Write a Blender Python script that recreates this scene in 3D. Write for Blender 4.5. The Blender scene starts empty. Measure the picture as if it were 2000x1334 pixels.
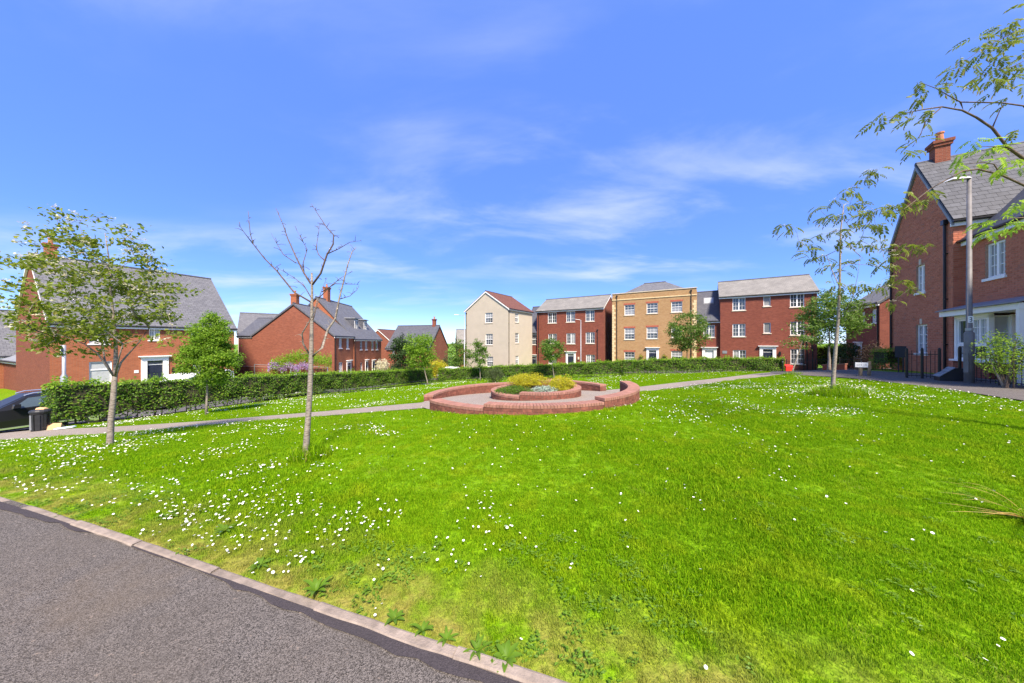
import bpy, math, random
import numpy as np
from mathutils import Vector, Matrix
random.seed(7); rng = np.random.default_rng(11)
sc = bpy.context.scene
R = math.radians
# ------------------------------------------------------------------ camera
F = 600.0; EYE = 1.6                     # focal length in photo pixels, eye height in metres
cam = bpy.data.cameras.new('camera'); cam.sensor_width = 36; cam.lens = 36 * F / 2000
cam.clip_start = 0.05; cam.clip_end = 3000
camo = bpy.data.objects.new('camera', cam); sc.collection.objects.link(camo)
camo.location = (0, 0, EYE); camo.rotation_euler = (R(90), 0, 0); sc.camera = camo
# ------------------------------------------------------------------ sky and sun
SUN_AZ = Vector((0.27, -0.963)).normalized(); SUN_EL = R(50)
w = bpy.data.worlds.new('World'); sc.world = w; w.use_nodes = True
nt = w.node_tree; N = nt.nodes; LK = nt.links; N.clear()
out = N.new('ShaderNodeOutputWorld'); bg = N.new('ShaderNodeBackground'); bg.inputs[1].default_value = 0.15
sky = N.new('ShaderNodeTexSky'); sky.sky_type = 'NISHITA'; sky.sun_disc = False
sky.sun_elevation = SUN_EL; sky.sun_rotation = math.atan2(SUN_AZ.x, SUN_AZ.y)
sky.air_density = 1.0; sky.dust_density = 0.0; sky.ozone_density = 2.5; sky.altitude = 3000
hs = N.new('ShaderNodeHueSaturation'); hs.inputs['Hue'].default_value = 0.513; hs.inputs['Saturation'].default_value = 1.25; hs.inputs['Value'].default_value = 1.0
geo = N.new('ShaderNodeTexCoord')
sep = N.new('ShaderNodeSeparateXYZ'); LK.new(geo.outputs['Generated'], sep.inputs[0])
def wmath(op, a, b=None, c=None):
    n = N.new('ShaderNodeMath'); n.operation = op
    for i, q in enumerate((a, b, c)):
        if q is None: continue
        if isinstance(q, (int, float)): n.inputs[i].default_value = q
        else: LK.new(q, n.inputs[i])
    return n.outputs[0]
zz = wmath('ADD', wmath('MAXIMUM', sep.outputs[2], 0.0), 0.16)
cx = wmath('DIVIDE', sep.outputs[0], zz); cy = wmath('DIVIDE', sep.outputs[1], zz)
cmb = N.new('ShaderNodeCombineXYZ'); LK.new(cx, cmb.inputs[0]); LK.new(cy, cmb.inputs[1])
mp = N.new('ShaderNodeMapping'); mp.inputs['Rotation'].default_value = (0, 0, R(-28)); mp.inputs['Scale'].default_value = (0.62, 1.25, 1)
mp.inputs['Location'].default_value = (1.9, 0.75, 0)
LK.new(cmb.outputs[0], mp.inputs[0])
n1 = N.new('ShaderNodeTexNoise'); n1.inputs['Scale'].default_value = 1.5; n1.inputs['Detail'].default_value = 9; n1.inputs['Roughness'].default_value = 0.56; n1.inputs['Distortion'].default_value = 0.35
n2 = N.new('ShaderNodeTexNoise'); n2.inputs['Scale'].default_value = 0.62; n2.inputs['Detail'].default_value = 3
LK.new(mp.outputs[0], n1.inputs[0]); LK.new(mp.outputs[0], n2.inputs[0])
def wramp(src, a, b):
    m = N.new('ShaderNodeMapRange'); m.interpolation_type = 'SMOOTHSTEP'; m.inputs[1].default_value = a; m.inputs[2].default_value = b
    LK.new(src, m.inputs[0]); return m.outputs[0]
msk = wmath('MULTIPLY', wmath('MULTIPLY', wramp(n1.outputs[0], 0.41, 0.77), wramp(n2.outputs[0], 0.33, 0.60)), 0.66)
mix = N.new('ShaderNodeMixRGB'); mix.inputs[2].default_value = (2.5, 2.65, 2.85, 1)
veil = N.new('ShaderNodeMixRGB'); veil.inputs[0].default_value = 0.68; veil.inputs[2].default_value = (0.48, 0.92, 2.7, 1)   # even blue of a clear spring sky
LK.new(sky.outputs[0], hs.inputs['Color']); LK.new(hs.outputs[0], veil.inputs[1]); LK.new(msk, mix.inputs[0]); LK.new(veil.outputs[0], mix.inputs[1])
LK.new(mix.outputs[0], bg.inputs[0]); LK.new(bg.outputs[0], out.inputs[0])
sl = bpy.data.lights.new('sun', 'SUN'); sl.energy = 3.9; sl.angle = R(9); sl.color = (1.0, 0.88, 0.72)
so = bpy.data.objects.new('sun', sl); sc.collection.objects.link(so)
sd = Vector((SUN_AZ.x * math.cos(SUN_EL), SUN_AZ.y * math.cos(SUN_EL), math.sin(SUN_EL)))
so.rotation_euler = sd.to_track_quat('Z', 'Y').to_euler(); so.location = (30, -20, 40)
vs = sc.view_settings; vs.view_transform = 'Standard'; vs.look = 'None'; vs.gamma = 1; vs.use_curve_mapping = False; vs.exposure = 1.45

# ------------------------------------------------------------------ helpers
def at(px, py, d):                       # photo pixel + depth in metres -> world point
    return Vector(((px - 1000) / F * d, d, EYE - (py - 667) / F * d))
COL = sc.collection
WLOC = {}
def tag(o, label=None, cat=None, group=None, kind=None):
    if label: o['label'] = label
    if cat: o['category'] = cat
    if group: o['group'] = group
    if kind: o['kind'] = kind
    return o
def place(o, c, parent):
    if parent is None: o.location = c
    else:
        o.parent = parent; o.location = Vector(c) - WLOC[parent.name]
    WLOC[o.name] = Vector(c)
def empty(name, loc, label, cat, group=None):
    o = bpy.data.objects.new(name, None); o.empty_display_size = 0.2; COL.objects.link(o)
    place(o, Vector(loc), None); return tag(o, label, cat, group)
def mesh_np(name, V, Fq, mats, parent=None, uv=None, mi=None, smooth=False, origin=None):
    """V (n,3), Fq list of arrays of polygons with the same corner count"""
    V = np.asarray(V, dtype=np.float32)
    c = Vector(((V[:, 0].min() + V[:, 0].max()) / 2, (V[:, 1].min() + V[:, 1].max()) / 2, V[:, 2].min())) if origin is None else Vector(origin)
    V = V - np.array(c, dtype=np.float32)
    me = bpy.data.meshes.new(name)
    arrs = [np.asarray(a, dtype=np.int32) for a in Fq if len(a)]
    nl = sum(a.size for a in arrs); npoly = sum(len(a) for a in arrs)
    me.vertices.add(len(V)); me.vertices.foreach_set('co', V.ravel())
    me.loops.add(nl); me.polygons.add(npoly)
    me.loops.foreach_set('vertex_index', np.concatenate([a.ravel() for a in arrs]))
    st = []; p = 0
    for a in arrs:
        st.append(p + np.arange(len(a)) * a.shape[1]); p += a.size
    me.polygons.foreach_set('loop_start', np.concatenate(st).astype(np.int32))
    if mi is not None: me.polygons.foreach_set('material_index', np.asarray(mi, dtype=np.int32))
    me.polygons.foreach_set('use_smooth', np.full(npoly, smooth))
    if uv is not None:
        l = me.uv_layers.new(name='UVMap'); l.data.foreach_set('uv', np.asarray(uv, dtype=np.float32).ravel())
    me.update(calc_edges=True); me.validate()
    for m in (mats if isinstance(mats, (list, tuple)) else [mats]): me.materials.append(m)
    o = bpy.data.objects.new(name, me); COL.objects.link(o); place(o, c, parent)
    return o
class MB:
    def __init__(s): s.v = []; s.f = []; s.uv = []; s.m = []
    def face(s, pts, uv=None, m=0):
        b = len(s.v); s.v += [tuple(p) for p in pts]; s.f.append(tuple(range(b, b + len(pts)))); s.m.append(m)
        s.uv.append(uv if uv else [(p[0] + p[1], p[2]) for p in pts])
    def hexa(s, P, m=0):                 # 8 points: bottom 4 then top 4, same winding
        for q in ((3, 2, 1, 0), (4, 5, 6, 7), (0, 1, 5, 4), (1, 2, 6, 5), (2, 3, 7, 6), (3, 0, 4, 7)):
            pts = [P[i] for i in q]
            a = Vector(pts[1]) - Vector(pts[0]); b = Vector(pts[3]) - Vector(pts[0])
            la, lb = a.length, b.length
            s.face(pts, [(0, 0), (la, 0), (la, lb), (0, lb)], m)
    def box(s, fr, s0, s1, o0, o1, h0, h1, m=0):
        s.hexa([fr.p(s0, o0, h0), fr.p(s1, o0, h0), fr.p(s1, o1, h0), fr.p(s0, o1, h0),
                fr.p(s0, o0, h1), fr.p(s1, o0, h1), fr.p(s1, o1, h1), fr.p(s0, o1, h1)], m)
    def tube(s, pts, rad, n=6, m=0, cap=True):
        pts = [Vector(p) for p in pts]; k = len(pts)
        if not hasattr(rad, '__len__'): rad = [rad] * k
        rings = []; up = Vector((0.31, 0.17, 0.93))
        for i, p in enumerate(pts):
            t = (pts[min(i + 1, k - 1)] - pts[max(i - 1, 0)])
            if t.length < 1e-9: t = Vector((0, 0, 1))
            t.normalize()
            if abs(t.dot(up)) > 0.97: a = t.cross(Vector((1, 0, 0))).normalized()
            else: a = t.cross(up).normalized()
            b = t.cross(a)
            r0 = len(s.v)
            for j in range(n):
                an = 2 * math.pi * j / n
                s.v.append(tuple(p + (a * math.cos(an) + b * math.sin(an)) * rad[i]))
            rings.append(r0)
        L = 0
        for i in range(k - 1):
            L2 = L + (pts[i + 1] - pts[i]).length
            for j in range(n):
                j2 = (j + 1) % n
                s.f.append((rings[i] + j, rings[i] + j2, rings[i + 1] + j2, rings[i + 1] + j)); s.m.append(m)
                s.uv.append([(j / n, L), ((j + 1) / n, L), ((j + 1) / n, L2), (j / n, L2)])
            L = L2
        if cap:
            s.f.append(tuple(rings[0] + j for j in range(n))[::-1]); s.m.append(m); s.uv.append([(0, 0)] * n)
            s.f.append(tuple(rings[-1] + j for j in range(n))); s.m.append(m); s.uv.append([(0, 0)] * n)
    def build(s, name, mats, parent=None, smooth=False, origin=None):
        if not s.v: return None
        me = bpy.data.meshes.new(name); V = np.array(s.v, dtype=np.float32)
        c = Vector(((V[:, 0].min() + V[:, 0].max()) / 2, (V[:, 1].min() + V[:, 1].max()) / 2, V[:, 2].min())) if origin is None else Vector(origin)
        me.from_pydata((V - np.array(c, dtype=np.float32)).tolist(), [], s.f)
        l = me.uv_layers.new(name='UVMap'); l.data.foreach_set('uv', np.array([q for u in s.uv for q in u], dtype=np.float32).ravel())
        me.polygons.foreach_set('material_index', np.array(s.m, dtype=np.int32))
        me.polygons.foreach_set('use_smooth', np.full(len(s.f), smooth)); me.update()
        for m in (mats if isinstance(mats, (list, tuple)) else [mats]): me.materials.append(m)
        o = bpy.data.objects.new(name, me); COL.objects.link(o); place(o, c, parent); return o
class Fr:                                # local frame: s along t, o along n (outwards), h up from z0
    def __init__(s, A, t, n, z0=0.0):
        s.A = Vector((A[0], A[1], 0)); s.t = Vector((t[0], t[1], 0)).normalized(); s.n = Vector((n[0], n[1], 0)).normalized(); s.z = z0
    def p(s, a, o, h): return s.A + s.t * a + s.n * o + Vector((0, 0, s.z + h))
    def spx(s, px, o=0.0):               # where the photo column px meets this wall plane
        k = (px - 1000) / F; B = s.A + s.n * o
        return (k * B.y - B.x) / (s.t.x - k * s.t.y)
    def dep(s, a, o=0.0): return (s.A + s.t * a + s.n * o).y
    def rect(s, x0, x1, y0, y1, o=0.0):  # photo rectangle -> (s0, s1, h0, h1)
        a, b = s.spx(x0, o), s.spx(x1, o); d = s.dep((a + b) / 2, o)
        zt = EYE - (y0 - 667) / F * d; zb = EYE - (y1 - 667) / F * d
        return (min(a, b), max(a, b), zb - s.z, zt - s.z)

# ------------------------------------------------------------------ materials
def newmat(name):
    m = bpy.data.materials.new(name); m.use_nodes = True; t = m.node_tree; t.nodes.clear()
    o = t.nodes.new('ShaderNodeOutputMaterial'); p = t.nodes.new('ShaderNodeBsdfPrincipled')
    t.links.new(p.outputs[0], o.inputs[0]); return m, t, p, o
def nd(t, kind, **kw):
    n = t.nodes.new(kind)
    for k, v in kw.items():
        if k in n.inputs: n.inputs[k].default_value = v
        else: setattr(n, k, v)
    return n
def c4(c): return (c[0], c[1], c[2], 1)
def mixc(t, fac, a, b, mode='MIX'):
    n = t.nodes.new('ShaderNodeMixRGB'); n.blend_type = mode
    for i, q in enumerate((fac, a, b)):
        if hasattr(q, 'is_linked'): t.links.new(q, n.inputs[i])
        elif isinstance(q, (int, float)): n.inputs[i].default_value = q
        else: n.inputs[i].default_value = c4(q)
    return n.outputs[0]
def ramp(t, src, a, b, lo=0.0, hi=1.0):
    m = nd(t, 'ShaderNodeMapRange'); m.inputs[1].default_value = a; m.inputs[2].default_value = b; m.inputs[3].default_value = lo; m.inputs[4].default_value = hi
    t.links.new(src, m.inputs[0]); return m.outputs[0]
def noise(t, vec, scale, detail=4, rough=0.55):
    n = nd(t, 'ShaderNodeTexNoise', Scale=scale, Detail=detail, Roughness=rough)
    if vec is not None: t.links.new(vec, n.inputs['Vector'])
    return n.outputs[0]
def bump(t, p, h, strength, dist=0.01):
    b = nd(t, 'ShaderNodeBump', Strength=strength, Distance=dist); t.links.new(h, b.inputs['Height']); t.links.new(b.outputs[0], p.inputs['Normal'])
def pos(t): return t.nodes.new('ShaderNodeNewGeometry').outputs['Position']
def simple(name, col, rough=0.6, var=0.15, scale=6.0, metal=0.0, bmp=0.0, spec=0.4, rnd=0.0):
    m, t, p, o = newmat(name); g = t.nodes.new('ShaderNodeNewGeometry')
    f = noise(t, g.outputs['Position'], scale, 5)
    c = mixc(t, ramp(t, f, 0.3, 0.7), tuple(q * (1 - var) for q in col), tuple(min(1, q * (1 + var)) for q in col))
    if rnd:
        oi = t.nodes.new('ShaderNodeObjectInfo')
        c = mixc(t, ramp(t, oi.outputs['Random'], 0, 1, 0, rnd), c, tuple(q * 0.35 for q in col))
    t.links.new(c, p.inputs['Base Color'])
    p.inputs['Roughness'].default_value = rough; p.inputs['Metallic'].default_value = metal; p.inputs['Specular IOR Level'].default_value = spec
    if bmp: bump(t, p, noise(t, g.outputs['Position'], scale * 6, 4), bmp)
    return m
def brickmat(name, c1, c2, mortar, bw=0.225, rh=0.075, mw=0.011, bmp=0.5, bias=0.0, stain=0.25, rough=0.9):
    m, t, p, o = newmat(name); uv = t.nodes.new('ShaderNodeUVMap').outputs[0]
    b = nd(t, 'ShaderNodeTexBrick'); b.inputs['Scale'].default_value = 1; b.inputs['Brick Width'].default_value = bw; b.inputs['Row Height'].default_value = rh
    b.inputs['Mortar Size'].default_value = mw / 2; b.inputs['Mortar Smooth'].default_value = 0.15; b.inputs['Bias'].default_value = bias
    b.inputs['Color1'].default_value = c4(c1); b.inputs['Color2'].default_value = c4(c2); b.inputs['Mortar'].default_value = c4(mortar)
    t.links.new(uv, b.inputs['Vector'])
    s1 = noise(t, uv, 0.7, 5); s2 = noise(t, uv, 14, 3)
    c = mixc(t, ramp(t, s1, 0.3, 0.72, 0, stain), b.outputs['Color'], tuple(q * 0.55 for q in c1))
    c = mixc(t, ramp(t, s2, 0.35, 0.7, 0, 0.3), c, tuple(min(1, q * 1.35) for q in c2))
    t.links.new(c, p.inputs['Base Color']); p.inputs['Roughness'].default_value = rough; p.inputs['Specular IOR Level'].default_value = 0.25
    inv = nd(t, 'ShaderNodeMath', operation='SUBTRACT'); inv.inputs[0].default_value = 1; t.links.new(b.outputs['Fac'], inv.inputs[1])
    bump(t, p, inv.outputs[0], bmp, 0.012); return m
def leafmat(name, c1, c2, c3=None, trans=0.35, rough=0.5, tcol=None):
    m, t, p, o = newmat(name); g = t.nodes.new('ShaderNodeNewGeometry'); r = g.outputs['Random Per Island']
    cr = t.nodes.new('ShaderNodeValToRGB'); cr.color_ramp.elements[0].color = c4(c1); cr.color_ramp.elements[1].color = c4(c2)
    if c3: e = cr.color_ramp.elements.new(0.82); e.color = c4(c2); cr.color_ramp.elements[2].color = c4(c3)
    t.links.new(r, cr.inputs[0]); c = cr.outputs[0]
    f = noise(t, g.outputs['Position'], 2.2, 3); c = mixc(t, ramp(t, f, 0.35, 0.65, 0, 0.35), c, tuple(q * 0.5 for q in c1))
    t.links.new(c, p.inputs['Base Color']); p.inputs['Roughness'].default_value = rough; p.inputs['Specular IOR Level'].default_value = 0.3
    tr = t.nodes.new('ShaderNodeBsdfTranslucent'); t.links.new(mixc(t, 0.6, c, tcol or tuple(min(1, q * 1.7) for q in c2)), tr.inputs[0])
    ms = t.nodes.new('ShaderNodeMixShader'); ms.inputs[0].default_value = trans
    t.links.new(p.outputs[0], ms.inputs[1]); t.links.new(tr.outputs[0], ms.inputs[2]); t.links.new(ms.outputs[0], o.inputs[0]); return m
def asphalt(name, c, speck=0.5, scale=140.0, tint=(0.10, 0.085, 0.075), cracks=False):
    m, t, p, o = newmat(name); P = pos(t)
    v = nd(t, 'ShaderNodeTexVoronoi', Scale=scale); t.links.new(P, v.inputs['Vector'])
    sepc = t.nodes.new('ShaderNodeSeparateColor'); t.links.new(v.outputs['Color'], sepc.inputs[0])
    a = mixc(t, ramp(t, sepc.outputs[0], 0.1, 0.95, 0, 1), tuple(q * (1 - speck) for q in c), tuple(q * (1 + speck * 1.3) for q in c))
    a = mixc(t, ramp(t, noise(t, P, 1.3, 6), 0.35, 0.7, 0, 0.45), a, tint)
    a = mixc(t, ramp(t, noise(t, P, 9, 5), 0.5, 0.75, 0, 0.35), a, tuple(q * 0.6 for q in c))
    if cracks:
        wp = t.nodes.new('ShaderNodeMixRGB'); wp.blend_type = 'ADD'; wp.inputs[0].default_value = 0.35; t.links.new(P, wp.inputs[1])
        nz = nd(t, 'ShaderNodeTexNoise', Scale=3.0, Detail=5.0); t.links.new(P, nz.inputs['Vector']); t.links.new(nz.outputs['Color'], wp.inputs[2])
        ve = nd(t, 'ShaderNodeTexVoronoi', Scale=0.55); ve.feature = 'DISTANCE_TO_EDGE'; t.links.new(wp.outputs[0], ve.inputs['Vector'])
        line = ramp(t, ve.outputs['Distance'], 0.0, 0.0035, 1.0, 0.0); gate = ramp(t, noise(t, P, 0.8, 2), 0.52, 0.58)
        mu = nd(t, 'ShaderNodeMath', operation='MULTIPLY'); t.links.new(line, mu.inputs[0]); t.links.new(gate, mu.inputs[1])
        a = mixc(t, mu.outputs[0], a, tuple(q * 0.35 for q in c))
        a = mixc(t, ramp(t, noise(t, P, 0.9, 4, 0.65), 0.55, 0.75, 0, 0.5), a, (c[0] * 1.35, c[1] * 1.15, c[2] * 0.85))
        a = mixc(t, ramp(t, noise(t, P, 30, 2), 0.70, 0.74, 0, 0.8), a, (c[0] * 2.2, c[1] * 2.0, c[2] * 1.8))
    t.links.new(a, p.inputs['Base Color']); p.inputs['Roughness'].default_value = 0.88; p.inputs['Specular IOR Level'].default_value = 0.25
    bump(t, p, v.outputs['Distance'], 0.55, 0.006); return m
def grassmat(name, g1, g2, y1, soil, use_obj=False, trans=0.3):
    m, t, p, o = newmat(name); P = pos(t); g = t.nodes.new('ShaderNodeNewGeometry')
    f1 = noise(t, P, 0.55, 4); f2 = noise(t, P, 2.6, 4); f3 = noise(t, P, 0.95, 3, 0.7)
    c = mixc(t, ramp(t, f1, 0.25, 0.75, 0.2, 0.9), g1, g2)
    c = mixc(t, ramp(t, f2, 0.50, 0.72, 0, 0.8), c, y1)
    c = mixc(t, ramp(t, noise(t, P, 1.45, 5, 0.65), 0.62, 0.78, 0, 0.32), c, soil)
    if use_obj:
        c = mixc(t, ramp(t, g.outputs['Random Per Island'], 0.0, 0.55, 0.75, 0.0), c, tuple(q * 0.42 for q in g1))
        c = mixc(t, ramp(t, g.outputs['Random Per Island'], 0.72, 0.97, 0.0, 0.6), c, tuple(min(.6, q * 1.35) for q in y1))
        c = mixc(t, ramp(t, g.outputs['Random Per Island'], 0.955, 0.965), c, soil)
    else:
        c = mixc(t, ramp(t, noise(t, P, 22, 4), 0.4, 0.65, 0, 0.8), c, tuple(q * 0.45 for q in g1))
        c = mixc(t, ramp(t, f3, 0.6, 0.8, 0, 0.7), c, soil)
    # dry, trodden verge along the path edge: a real band of straw-coloured grass
    sx = t.nodes.new('ShaderNodeSeparateXYZ'); t.links.new(P, sx.inputs[0])
    def mm(op, a, b):
        n = nd(t, 'ShaderNodeMath', operation=op)
        for i, q in enumerate((a, b)):
            if hasattr(q, 'is_linked'): t.links.new(q, n.inputs[i])
            else: n.inputs[i].default_value = q
        return n.outputs[0]
    kd = mm('SUBTRACT', mm('ADD', sx.outputs[1], mm('MULTIPLY', sx.outputs[0], 0.3174)), 1.492)
    band = mm('MULTIPLY', ramp(t, mm('ADD', kd, mm('MULTIPLY', f2, 0.8)), 0.45, 1.15, 1.0, 0.0), ramp(t, noise(t, P, 3.3, 4), 0.36, 0.58))
    c = mixc(t, mm('MULTIPLY', band, 0.75), c, soil)
    t.links.new(c, p.inputs['Base Color']); p.inputs['Roughness'].default_value = 0.6; p.inputs['Specular IOR Level'].default_value = 0.06
    if use_obj:
        tr = t.nodes.new('ShaderNodeBsdfTranslucent'); t.links.new(c, tr.inputs[0]); ms = t.nodes.new('ShaderNodeMixShader'); ms.inputs[0].default_value = trans
        t.links.new(p.outputs[0], ms.inputs[1]); t.links.new(tr.outputs[0], ms.inputs[2]); t.links.new(ms.outputs[0], o.inputs[0])
    else: bump(t, p, noise(t, P, 40, 4), 0.6, 0.03)
    return m
def glassmat(name, col, rough=0.06):
    m, t, p, o = newmat(name); P = pos(t); oi = t.nodes.new('ShaderNodeObjectInfo')
    c = mixc(t, ramp(t, noise(t, P, 1.1, 2), 0.35, 0.65), tuple(q * 0.6 for q in col), tuple(min(1, q * 1.5) for q in col))
    c = mixc(t, ramp(t, oi.outputs['Random'], 0.62, 0.66, 0, 0.55), c, (0.45, 0.45, 0.44))
    t.links.new(c, p.inputs['Base Color']); p.inputs['Roughness'].default_value = rough; p.inputs['Specular IOR Level'].default_value = 0.8; return m

M = {}
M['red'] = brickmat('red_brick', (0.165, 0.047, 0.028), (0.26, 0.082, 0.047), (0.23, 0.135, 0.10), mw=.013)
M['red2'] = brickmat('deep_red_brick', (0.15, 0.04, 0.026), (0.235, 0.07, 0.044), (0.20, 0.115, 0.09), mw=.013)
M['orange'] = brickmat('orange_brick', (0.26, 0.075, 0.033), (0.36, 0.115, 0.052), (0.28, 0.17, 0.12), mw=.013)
M['buff'] = brickmat('buff_brick', (0.33, 0.185, 0.08), (0.42, 0.265, 0.13), (0.34, 0.26, 0.17))
M['garden_brick'] = simple('garden_brick', (0.205, 0.072, 0.048), 0.9, 0.4, 9, rnd=0.45, bmp=0.4)
M['coping'] = simple('coping_brick', (0.31, 0.15, 0.11), 0.9, 0.2, 9, rnd=0.25, bmp=0.3)  # wall brick made paler: sunlight on the wall tops painted in
M['mortar'] = simple('mortar', (0.40, 0.25, 0.18), 0.95, 0.2, 12)
M['mortar_dark'] = simple('dirty_mortar', (0.15, 0.075, 0.055), 0.95, 0.3, 12)
M['house_brick'] = simple('house_brick', (0.42, 0.125, 0.07), 0.9, 0.3, 8, bmp=0.3)
M['slate'] = brickmat('slate', (0.115, 0.115, 0.125), (0.16, 0.16, 0.17), (0.06, 0.06, 0.065), 0.30, 0.22, 0.016, 0.9, 0.0, 0.3, 0.6)
M['slate_dark'] = brickmat('dark_slate', (0.075, 0.078, 0.095), (0.105, 0.108, 0.125), (0.04, 0.04, 0.05), 0.30, 0.22, 0.016, 0.9, 0.0, 0.3, 0.55)
M['slate_lichen'] = brickmat('weathered_slate', (0.19, 0.18, 0.165), (0.27, 0.255, 0.23), (0.10, 0.095, 0.09), 0.30, 0.22, 0.016, 0.9, 0.0, 0.75, 0.7)
M['slate_piece'] = simple('slate_piece', (0.085, 0.088, 0.10), 0.7, 0.25, 5, rnd=0.4, bmp=0.2)
M['tile_red'] = brickmat('red_tile', (0.115, 0.05, 0.04), (0.165, 0.072, 0.055), (0.06, 0.025, 0.02), 0.27, 0.24, 0.02, 0.9)
M['render'] = simple('cream_render', (0.46, 0.40, 0.315), 0.9, 0.05, 1.2, bmp=0.1)
M['white'] = simple('white_paint', (0.82, 0.82, 0.80), 0.45, 0.04, 3)
M['stone'] = simple('stone_trim', (0.58, 0.5, 0.38), 0.85, 0.15, 6)
M['quoin'] = simple('quoin_stone', (0.68, 0.53, 0.30), 0.85, 0.15, 5, rnd=0.15)
M['soldier'] = brickmat('soldier_brick', (0.34, 0.08, 0.05), (0.42, 0.12, 0.07), (0.35, 0.22, 0.18), 0.075, 0.225)
M['glass'] = glassmat('window_glass', (0.055, 0.065, 0.075))
M['blind'] = simple('window_blind', (0.40, 0.42, 0.42), 0.25, 0.1, 4, spec=0.8)
M['navy'] = simple('navy_door_paint', (0.02, 0.025, 0.045), 0.35, 0.1, 4)
M['black'] = simple('black_metal', (0.014, 0.014, 0.016), 0.4, 0.2, 8)
M['lead'] = simple('lead_sheet', (0.22, 0.23, 0.25), 0.55, 0.2, 5)
M['galv'] = simple('galvanised_steel', (0.33, 0.35, 0.37), 0.5, 0.12, 8, metal=0.4)
M['lampcol'] = simple('lamp_column_paint', (0.16, 0.15, 0.15), 0.6, 0.25, 4)
M['lamphead'] = simple('lamp_head', (0.6, 0.6, 0.6), 0.45, 0.08, 5)
M['wood'] = simple('weathered_wood', (0.22, 0.165, 0.10), 0.85, 0.3, 12)
def barkmat(name, c, dark):
    m, t, p, o = newmat(name); P = pos(t); mp_ = nd(t, 'ShaderNodeMapping'); mp_.inputs['Scale'].default_value = (1, 1, 2.6); t.links.new(P, mp_.inputs[0])
    f = noise(t, mp_.outputs[0], 22, 4, .6); f2 = noise(t, P, 7, 3)
    a = mixc(t, ramp(t, f, .46, .62, 0, .85), c, dark); a = mixc(t, ramp(t, f2, .35, .7, 0, .4), a, tuple(q * .6 for q in c))
    t.links.new(a, p.inputs['Base Color']); p.inputs['Roughness'].default_value = .9; p.inputs['Specular IOR Level'].default_value = .2; bump(t, p, f, .6, .01); return m
M['bark'] = barkmat('pale_bark', (0.30, 0.26, 0.215), (0.10, 0.075, 0.055))
M['bark_dark'] = simple('dark_bark', (0.12, 0.085, 0.065), 0.9, 0.4, 22, bmp=0.4)
M['asphalt'] = asphalt('path_asphalt', (0.104, 0.092, 0.082), 0.8, 250, (0.112, 0.092, 0.072), True)
M['tar'] = asphalt('bitumen_edge', (0.055, 0.046, 0.048), 0.25, 220, (0.045, 0.038, 0.04))
M['road'] = asphalt('road_asphalt', (0.10, 0.095, 0.095), 0.3, 60)
M['pave'] = asphalt('pavement_asphalt', (0.125, 0.112, 0.105), 0.3, 80)
M['gravel'] = asphalt('bound_gravel', (0.27, 0.23, 0.19), 0.3, 90, (0.24, 0.195, 0.16))
M['kerb'] = simple('concrete_edging', (0.28, 0.225, 0.18), 0.9, 0.3, 14, rnd=0.3, bmp=0.5)
M['soil'] = simple('soil', (0.15, 0.095, 0.06), 0.95, 0.4, 12, bmp=0.6)
M['ground'] = grassmat('lawn_ground', (0.13, 0.265, 0.004), (0.185, 0.34, 0.005), (0.27, 0.34, 0.010), (0.28, 0.22, 0.06))
M['blade'] = grassmat('grass_blades', (0.15, 0.32, 0.004), (0.225, 0.44, 0.005), (0.34, 0.45, 0.012), (0.42, 0.35, 0.10), True, 0.48)
M['daisy'] = simple('daisy_petal', (0.85, 0.85, 0.82), 0.6, 0.03, 5)
M['daisyc'] = simple('daisy_centre', (0.75, 0.50, 0.05), 0.7, 0.1, 5)
M['weed'] = leafmat('weed_leaf', (0.10, 0.20, 0.012), (0.15, 0.27, 0.016), None, 0.35)
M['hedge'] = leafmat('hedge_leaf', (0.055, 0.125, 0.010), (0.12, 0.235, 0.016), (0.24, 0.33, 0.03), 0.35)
M['hedge_top'] = leafmat('hedge_light_green_leaf', (0.16, 0.29, 0.015), (0.26, 0.42, 0.025), None, 0.4)
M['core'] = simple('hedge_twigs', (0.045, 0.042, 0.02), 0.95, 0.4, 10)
M['leaf_sorbus'] = leafmat('whitebeam_leaf', (0.11, 0.165, 0.014), (0.21, 0.275, 0.022), (0.36, 0.31, 0.09), 0.42)
M['leaf_rowan'] = leafmat('rowan_leaf', (0.12, 0.15, 0.025), (0.21, 0.27, 0.03), (0.26, 0.19, 0.07), 0.4)
M['leaf_rowan_bright'] = leafmat('backlit_rowan_bush_leaf', (0.22, 0.36, 0.03), (0.32, 0.46, 0.05), None, 0.5)  # backlit glow of the lower rowan leaves painted in; bush shares it
M['leaf_bright'] = leafmat('hornbeam_leaf', (0.12, 0.24, 0.015), (0.22, 0.36, 0.025), (0.30, 0.42, 0.04), 0.4)
M['leaf_mid'] = leafmat('tree_leaf', (0.07, 0.15, 0.02), (0.14, 0.24, 0.03), (0.2, 0.3, 0.04), 0.35)
M['leaf_dark'] = leafmat('dark_leaf', (0.03, 0.065, 0.018), (0.06, 0.11, 0.025), None, 0.25)
M['leaf_yellow'] = leafmat('golden_leaf', (0.34, 0.36, 0.015), (0.56, 0.52, 0.03), (0.62, 0.44, 0.04), 0.35)
M['leaf_purple'] = leafmat('purple_leaf', (0.05, 0.03, 0.025), (0.09, 0.06, 0.035), None, 0.2)
M['leaf_silver'] = leafmat('silver_leaf', (0.30, 0.40, 0.30), (0.42, 0.5, 0.42), None, 0.2)
M['conifer'] = leafmat('conifer_leaf', (0.06, 0.09, 0.03), (0.11, 0.14, 0.05), None, 0.2)
M['wisteria'] = leafmat('wisteria_flower', (0.38, 0.24, 0.52), (0.58, 0.42, 0.68), None, 0.3)
M['cream_flower'] = leafmat('cream_flower', (0.62, 0.58, 0.36), (0.76, 0.72, 0.52), None, 0.3)
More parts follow.
